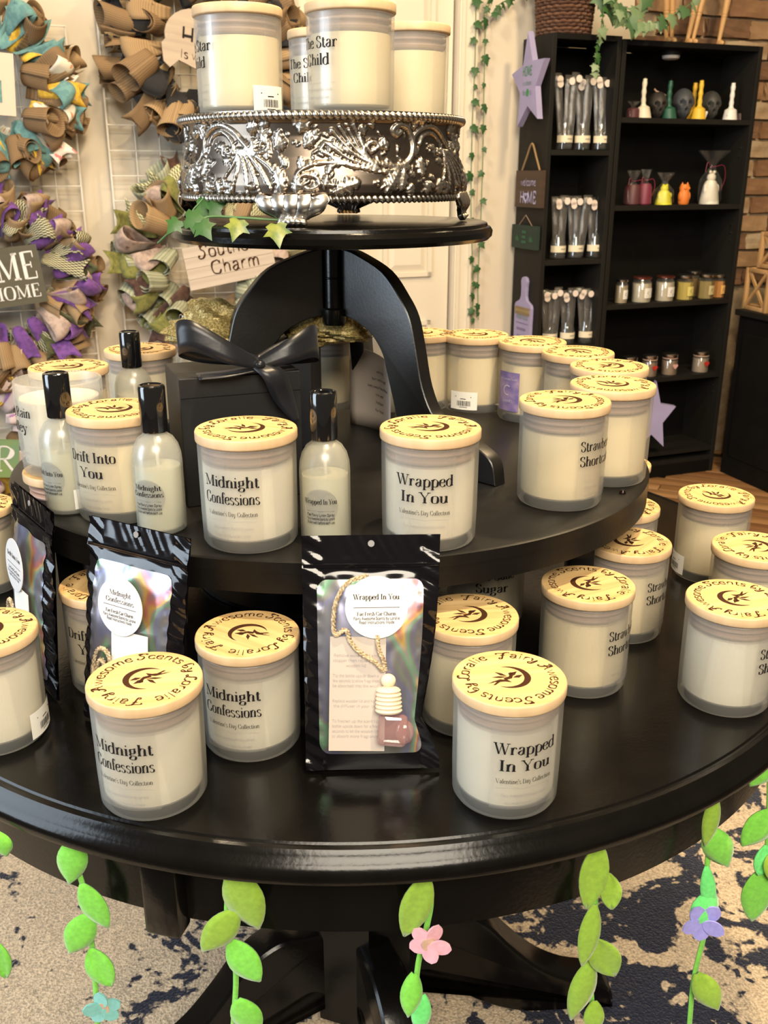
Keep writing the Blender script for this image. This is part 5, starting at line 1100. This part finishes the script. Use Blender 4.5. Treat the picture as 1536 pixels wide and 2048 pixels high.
jarthing('shelf_jar_candle',1384,z3,.13,.030,.082,ambw,silv,'dark amber jar at the back behind the yellow one',G3,True)
jarthing('shelf_jar_candle',1409,z3,.05,.031,.078,olv,silv,'olive gold octagonal jar candle with pale label',G3,True,tag_=mat('tan_label',(.60,.50,.26),.6))
jarthing('shelf_jar_candle',1434,z3,.06,.026,.074,orw,silv,'orange jar candle at the right end of the third shelf',G3,True,tag_=mat('orange_label',(.80,.46,.14),.6))
G4='small mason jars on the fourth shelf'; tw=mat('tan_wax',(.33,.23,.16),.55); hr=mat('red_heart',(.50,.03,.02),.6); hp=mat('pink_heart',(.70,.40,.36),.6)
for u,w_,c,hh,lab in ((1257,.052,tw,hr,'mason jar with silver lid leftmost on the fourth shelf'),(1297,.052,tw,hr,'mason jar with deep red heart tag, second from left'),(1337,.054,tw,hp,'mason jar with pink heart tag on the fourth shelf'),(1399,.056,mat('pale_tan_wax',(.45,.36,.28),.55),hr,'mason jar with bright red heart, alone at right of the fourth shelf')):
    jarthing('mason_jar',u,z4,.05,w_/2*1.12,.066,c,silv,lab,G4,heart=hh,lidh=.014)
# puck light
q=onshelf(1343,topz-.018,.07); t=thing('puck_light','round battery puck light stuck under the top of the wide bookcase','light',q,YAW)
MB().lathe([(0,0),(.034,0),(.036,-.004),(.036,-.020),(0,-.020)],28).build('housing',M['shelf'],t); MB().lathe([(0,-.020),(.033,-.020),(.031,-.030),(.024,-.034),(0,-.035)],28).build('lens',mat('puck_lens',(.42,.40,.38),.4),t)
# incense jars in the narrow bookcase
sl_m=clearish('sleeve_film',(.62,.60,.58),.16,.12,.35,.5,bump=.5); stk=mat('incense_stick',(.035,.022,.016),.8); tagm=mat('round_tag',(.80,.70,.64),.6)
IJ=MB().lathe([(0,0),(.026,0),(.030,.003),(.030,.060),(.025,.072),(.024,.090),(.022,.090),(.023,.072),(.028,.058),(.028,.005),(0,.005)],24).mesh('jar',M['clearjar'])
IL=MB(); IL.grid(lambda a,b:(.0308*math.sin((a-.5)*3.0),-.0308*math.cos((a-.5)*3.0),.026+.024*b),12,2); IL=IL.mesh('label',mat('cream_label',(.80,.72,.54),.6))
IM=MB(); f_=cyl(.0313); 
for k in range(8): IM.add([f_(-.004+k*.003,.036),f_(-.0018+k*.003,.036),f_(-.0018+k*.003,.040),f_(-.004+k*.003,.040)],[(0,1,2,3)])
IM=IM.mesh('label_print',M['inkg'],smooth=False)
def incense(u,z,hh,lab,n,seed,hgt):
    r0=random.Random(seed); q=onshelf(u,z,.055); t=thing('incense_jar',lab,'jar',q,YAW,'glass jars of sleeved incense sticks'); obj('jar',IJ,t); l=obj('label',IL,t); obj('label_print',IM,l)
    for i in range(n):
        lean=(i-(n-1)/2)*.10+r0.uniform(-.03,.03); w_=.031+.008*r0.random(); x0=(i-(n-1)/2)*.012; Hh_=hgt*r0.uniform(.93,1)
        mb=MB(); mb.grid(lambda a,b:(x0+math.sin(lean)*b*Hh_+(a-.5)*w_*(.75+.25*b),-.004-.004*math.sin(a*PI)*(1+.4*math.sin(b*15+i))-.006*i+.012*b,.010+b*Hh_),5,12); s=solid(mb.build('plastic_sleeve',sl_m,t),.001)
        mb=MB()
        for k in range(4): xx=x0+(k-1.5)*.0045; mb.tube([(xx,.002-.006*i,.012),(xx+math.sin(lean)*Hh_*.88,.010-.006*i,.012+Hh_*.88)],.0016,5)
        mb.build('incense_sticks',stk,t)
        for k in range(1 if i else 2): MB().lathe([(0,0),(.0125,0),(.0125,.0012),(0,.0012)],18).build('round_tag',tagm,t,loc=(x0+math.sin(lean)*Hh_*.93+r0.uniform(-.004,.004),-.012-.006*i,Hh_*(.95-.06*k)),rot=(R(90),0,0))
for r_,(z,hg) in enumerate(((lsh[0],.255),(lsh[1],.225),(lsh[2],.215))):
    for c_,(u,side) in enumerate(((1127,'left'),(1162,'middle'),(1199,'right'))):
        incense(u-(0,13,30)[r_],z,0,'%s glass jar of sleeved incense sticks on the %s shelf'%(side,('top','second','third')[r_]),2 if (r_+c_)%2 else 3,50+r_*3+c_,hg)
# ------------------------------------------------------------ things hanging on the bookcase side panel
SN=-E; SO=F0.copy()   # side plane through the left front corner, normal -E, runs along -N (back)
def side(u,v,off=.002): 
    o=SO+SN*off; return onplane(u,v,o,SN)
SYAW=YAW-R(90)   # local x runs to the room front, -y faces left
def sidething(name,label,cat,u,v,off,m=None):
    q=side(u,v,off); return thing(name,label,cat,q,SYAW),q
def sxz(q,u,v,off): p=side(u,v,off)-q; return p.dot(N),p.z
def starpts(R0,r1,rot=0,sx=1): return [((R0 if i%2==0 else r1)*math.sin(rot+i*PI/5)*sx,(R0 if i%2==0 else r1)*math.cos(rot+i*PI/5)) for i in range(10)]
lav=mat('lavender_paint',(.34,.31,.52),.7,noise=.06,nscale=15); grn=mat('green_print',(.03,.25,.07),.7); grnd=mat('faded_green_print',(.15,.27,.24),.7)
def star(q,rz,R0,th,label,letters,sx=1.,tilt=0):
    t=thing('barn_star',label,'star',q,rz); pts=starpts(R0,R0*.47,R(tilt),sx)
    mb=MB(); mb.add([(x,0,z) for x,z in pts]+[(0,0,0)]+[(x,-th,z) for x,z in pts]+[(0,-th*1.0,0)],[(i,(i+1)%10,11+(i+1)%10,11+i) for i in range(10)]+[((i+1)%10,i,10) for i in range(10)]+[(11+i,11+(i+1)%10,21) for i in range(10)])
    mb.build('star_body',lav,t,smooth=False)
    if letters:
        signtext(t,[('HOME',.030,'bold',-.004,.022,.068)],grn,-th-.001); signtext(t,[('is where',.017,'serif',-.002,-.010,.062),('the',.018,'serif',-.022,-.042,.024),('is',.018,'serif',.026,-.042,.018)],grnd,-th-.001)
        out=[(.003+.010*math.sin(a)*abs(math.cos(2.5*a))**.3,-.034+.013*math.cos(a)) for a in np.linspace(0,2*PI,16)[:-1]]; plaque(t,out,.001,grn,(0,-th-.0015,0),name='leaf_emblem')
    return t
q=side(1066,165,.024); star(q,SYAW,.167,.022,'lavender wooden barn star with green HOME lettering on the bookcase side',True,.74,-6)
q=onshelf(1304,.34,-.06); star(Vector((q.x,q.y,.30)),YAW+R(-20),.15,.028,'lavender barn star low beside the wide bookcase, half hidden by candles',False,.62)
q=side(1057,378,.015); t=thing('hanging_sign','dark wooden sign reading welcome HOME hanging by a rope on the bookcase side','sign',q,SYAW)
p_=plaque(t,rect(.200,.130),.012,M['signwood'],(0,0,0)); lt=mat('lavender_letters',(.42,.40,.62),.7)
signtext(p_,[('welcome',.026,'script',-.004,.012,.115),('H  ME',.042,'bold',.0,-.050,.125)],lt)
out=[(.016*(16*math.sin(a)**3)/16,.017*(13*math.cos(a)-5*math.cos(2*a)-2*math.cos(3*a)-math.cos(4*a))/15) for a in np.linspace(0,2*PI,21)]
mb=MB(); mb.tube([(x-.014,-.002,z-.030) for x,z in out[:-1]],.0028,5,closed=True); mb.build('heart',lt,p_)
MB().tube(bez([(-.066,.006,.065),(-.035,.006,.112),(0,.006,.158),(.035,.006,.112),(.066,.006,.065)],4),.0036,8).build('rope_hanger',mat('jute_rope',(.30,.19,.09),.9),t)
q=side(1048,474,.015); t=thing('hanging_sign','dark green sign with two leaf emblems below the welcome sign','sign',q,SYAW)
p_=plaque(t,rect(.195,.085),.012,mat('dark_green_board',(.012,.030,.022),.7),(0,0,0)); lg=mat('dim_green_print',(.02,.10,.045),.7)
for sx_ in(-1,1):
    mb=MB()
    for k in range(7):
        a=(k-3)*.42; L_=.028*(1-.10*abs(k-3)); c,s=math.sin(a),math.cos(a); mb.add([(sx_*.052,-.001,-.016),(sx_*.052+c*L_*.5+s*.003,-.001,-.016+s*L_*.5-c*.003),(sx_*.052+c*L_,-.001,-.016+s*L_),(sx_*.052+c*L_*.5-s*.003,-.001,-.016+s*L_*.5+c*.003)],[(0,1,2,3)])
    mb.build('leaf_emblem',lg,p_,smooth=False)
mb=MB(); mb.box((0,-.0012,.018),(.032,.001,.010)); mb.box((0,-.0012,0),(.030,.001,.010)); mb.box((0,-.0012,-.018),(.034,.001,.010)); mb.build('faded_print',lg,p_)
MB().tube([(-.05,.004,.042),(.0,.004,.080),(.05,.004,.042)],.0012,6).build('string_hanger',M['plug'],t)
q=side(1044,640,.012); t=thing('cutting_board_sign','lavender cutting board shaped sign with a gold wavy band reading HOUSE RULES','sign',q,SYAW)
out=[(-.062,-.12),(.062,-.12),(.064,.050),(.058,.062),(.026,.076),(.018,.092),(.018,.128),(.022,.146),(.016,.160),(0,.165),(-.016,.160),(-.022,.146),(-.018,.128),(-.018,.092),(-.026,.076),(-.058,.062),(-.064,.050)]
p_=plaque(t,out,.014,lav,(0,0,0)); signtext(p_,[('HOUSE RULES',.016,'bold',-.002,.004,.090)],grnd); mb=MB(); mb.box((0,-.001,-.012),(.092,.0008,.003))
for k,wd in((0,.07),(1,.06),(2,.075)): mb.box((-.004,-.001,-.035-.028*k),(wd,.0008,.009))
mb.build('faded_print',mat('faded_purple_print',(.20,.17,.32),.7),p_)
mb=MB(); 
for k in range(15): mb.tube([(-.056+k*.0078,-.002,.020),(-.052+k*.0078,-.002,.030),(-.056+k*.0078,-.002,.040),(-.052+k*.0078,-.002,.050)],.0016,4)
mb.build('gold_pattern_band',mat('gold_band',(.34,.25,.10),.5),p_)
# ------------------------------------------------------------ on top of the bookcases
q=bc(.10,.10,ltz); t=thing('wicker_basket','brown woven wicker basket on top of the narrow bookcase','basket',q,YAW)
wk=[mat('wicker_%s'%n,c,.7) for n,c in(('dark',(.075,.032,.018)),('mid',(.13,.06,.032)))]
Rb=.105; nst=22; rws=18
for j in range(rws):
    z_=.006+j*.0115; rr_=Rb*(.86+.16*j/rws)
    pts=[((rr_+.004*math.cos(k*PI+j*PI))*math.cos(2*PI*k/(nst*2)),(rr_+.004*math.cos(k*PI+j*PI))*math.sin(2*PI*k/(nst*2)),z_+.0012*math.sin(k*2.1+j)) for k in range(nst*2)]
    MB().tube(pts,.0056,6,closed=True).build('wicker_strand',wk[j%2],t)
MB().lathe([(0,.003),(Rb*.84,.003),(Rb*.97,rws*.0115),(Rb*.95,rws*.0115),(Rb*.82,.006),(0,.006)],32).build('basket_lining',wk[0],t)
big=[ivyleaf(.062,.3,mat('sage_ivy',(.13,.22,.10),.5,col2=(.20,.30,.16),nscale=14),'leaf'),ivyleaf(.050,.3,mat('pale_ivy',(.17,.26,.13),.5,col2=(.24,.32,.19),nscale=14),'leaf'),ivyleaf(.070,.3,mat('deep_ivy',(.07,.15,.06),.5),'leaf')]
def fp(u,v,d): return onplane(u,v,F0+N*d,N)
strand('trailing_ivy','leafy ivy trailing down over the front of the narrow bookcase',[fp(1212,-30,.03),fp(1206,30,.05),fp(1198,80,.05),fp(1192,125,.04),fp(1188,150,.03)],[ivyleaf(.034,.4,M['ivy'],'leaf'),big[1]],15,12,scale=(.5,.85),group='ivy on the bookcases')
strand('trailing_ivy','broad leafed ivy spreading over the bookcase tops',[fp(1215,-30,.04),fp(1238,20,.06),fp(1270,42,.05),fp(1310,45,.05),fp(1360,22,.06),fp(1400,-8,.06)],big,17,15,scale=(.55,.95),group='ivy on the bookcases')
strand('trailing_ivy','dense clump of ivy leaves above the wide bookcase left corner',[fp(1200,-20,.02),fp(1225,10,.0),fp(1262,30,.0),fp(1300,-10,.01)],big,13,19,scale=(.8,1.15),group='ivy on the bookcases')
# wooden artist figures: only legs and feet in the frame
def figure(u,lab,lean,dx,twin):
    q=onshelf(u,topz,.08); t=thing('wooden_figure',lab,'figurine',q,YAW,'jointed wooden figures on top of the bookcase')
    for s in((-1,1) if twin else (1,)):
        x=s*.012
        MB().sphere((x,-.008,.012),(.009,.022,.012),10).build('foot',M['wood'],t)
        MB().tube([(x,0,.016),(x+lean*.3,0,.10)],[.0075,.0105],12).build('shin',M['wood'],t)
        MB().sphere((x+lean*.32,0,.106),.011,10).build('knee_joint',M['wood'],t)
        MB().tube([(x+lean*.34,0,.112),(x*.9+lean*.7,0,.21)],[.011,.015],12).build('thigh',M['wood'],t)
    MB().sphere((lean*.75,0,.235),(.034,.022,.032),12).build('hips',M['wood'],t)
    MB().lathe([(.018,.262),(.030,.30),(.036,.34),(.024,.37),(.010,.385),(.010,.40),(.018,.41),(.020,.43),(.012,.45),(0,.455)],16,M=Matrix.Translation((lean*.8,0,0))).build('torso',M['wood'],t)
figure(1337,'jointed wooden figure at left, feet together behind an ivy leaf',-.03,0,True); figure(1379,'jointed wooden figure in the middle, leaning right',.05,0,True); figure(1431,'jointed wooden figure at right with one leg raised',.04,0,False)
# ------------------------------------------------------------ counter and crates at the right
cA=Vector((1.470,3.97,0)); cB=Vector((1.585,3.62,0)); dvec=(cB-cA).normalized(); nvec=Vector((-dvec.y,dvec.x,0)); yaw2=math.atan2(dvec.y,dvec.x)
qz=onplane(1500,622,cA,Vector((dvec.y,-dvec.x,0))).z
t=thing('black_counter','low black cabinet counter at the right edge beside the wide bookcase','counter',(cA.x,cA.y,0),yaw2); 
MB().box((.55,.30,qz/2-.012),(1.1,.6,qz-.024),bev=.003).build('cabinet_body',M['shelf'],t,smooth=False); MB().box((.55,.30,qz-.012),(1.13,.63,.024),bev=.003).build('counter_top',M['shelfside'],t,smooth=False)
MB().box((.55,-.004,.05),(1.08,.01,.08)).build('kick_board',M['shelf'],t)
MB().box((.30,-.006,qz*.5),(.5,.012,qz*.74),bev=.002).build('cabinet_door',M['shelf'],t,smooth=False)
def crate(q,rz,w_,d_,h_,lab):
    t=thing('wooden_crate',lab,'crate',q,rz,'wooden crates on the counter'); b_=.016
    for x in(-w_/2,w_/2):
        for y in(0,d_): MB().box((x,y,h_/2),(b_,b_,h_),bev=.0015).build('post',M['wood'],t)
    for z in(b_/2,h_-b_/2):
        for y in(0,d_): MB().box((0,y,z),(w_,b_*.8,b_),bev=.0015).build('rail',M['wood'],t)
        for x in(-w_/2,w_/2): MB().box((x,d_/2,z),(b_*.8,d_,b_),bev=.0015).build('rail',M['wood'],t)
    L_=math.hypot(w_,h_)-.03; a=math.atan2(h_,w_)
    for s in(-1,1): MB().box((0,0,0),(L_,.007,b_*.8)).build('cross_slat',M['wood'],t,loc=(0,-.004+.004*s,h_/2),rot=(0,-a*s,0))
    L2=math.hypot(d_,h_)-.03; a2=math.atan2(h_,d_)
    for s in(-1,1): MB().box((0,0,0),(.007,L2,b_*.8)).build('cross_slat',M['wood'],t,loc=(-w_/2-.003+.003*s,d_/2,h_/2),rot=(a2*s,0,0))
    MB().box((0,d_/2,.02),(w_-.02,d_-.02,.006)).build('crate_base',M['wood'],t)
q=onplane(1528,612,cA+Vector((.12,0,0)),Vector((dvec.y,-dvec.x,0)))
qc=cA+dvec*.13+nvec*.06
crate(Vector((qc.x+.04,qc.y,qz)),R(12),.17,.15,.165,'lower light wooden crate with crossed slats on the black counter')
crate(Vector((qc.x+.075,qc.y+.02,qz+.166)),R(18),.15,.13,.14,'upper light wooden crate stacked on the lower one')
# lamp shade sliver? beige cylinder on the wall side
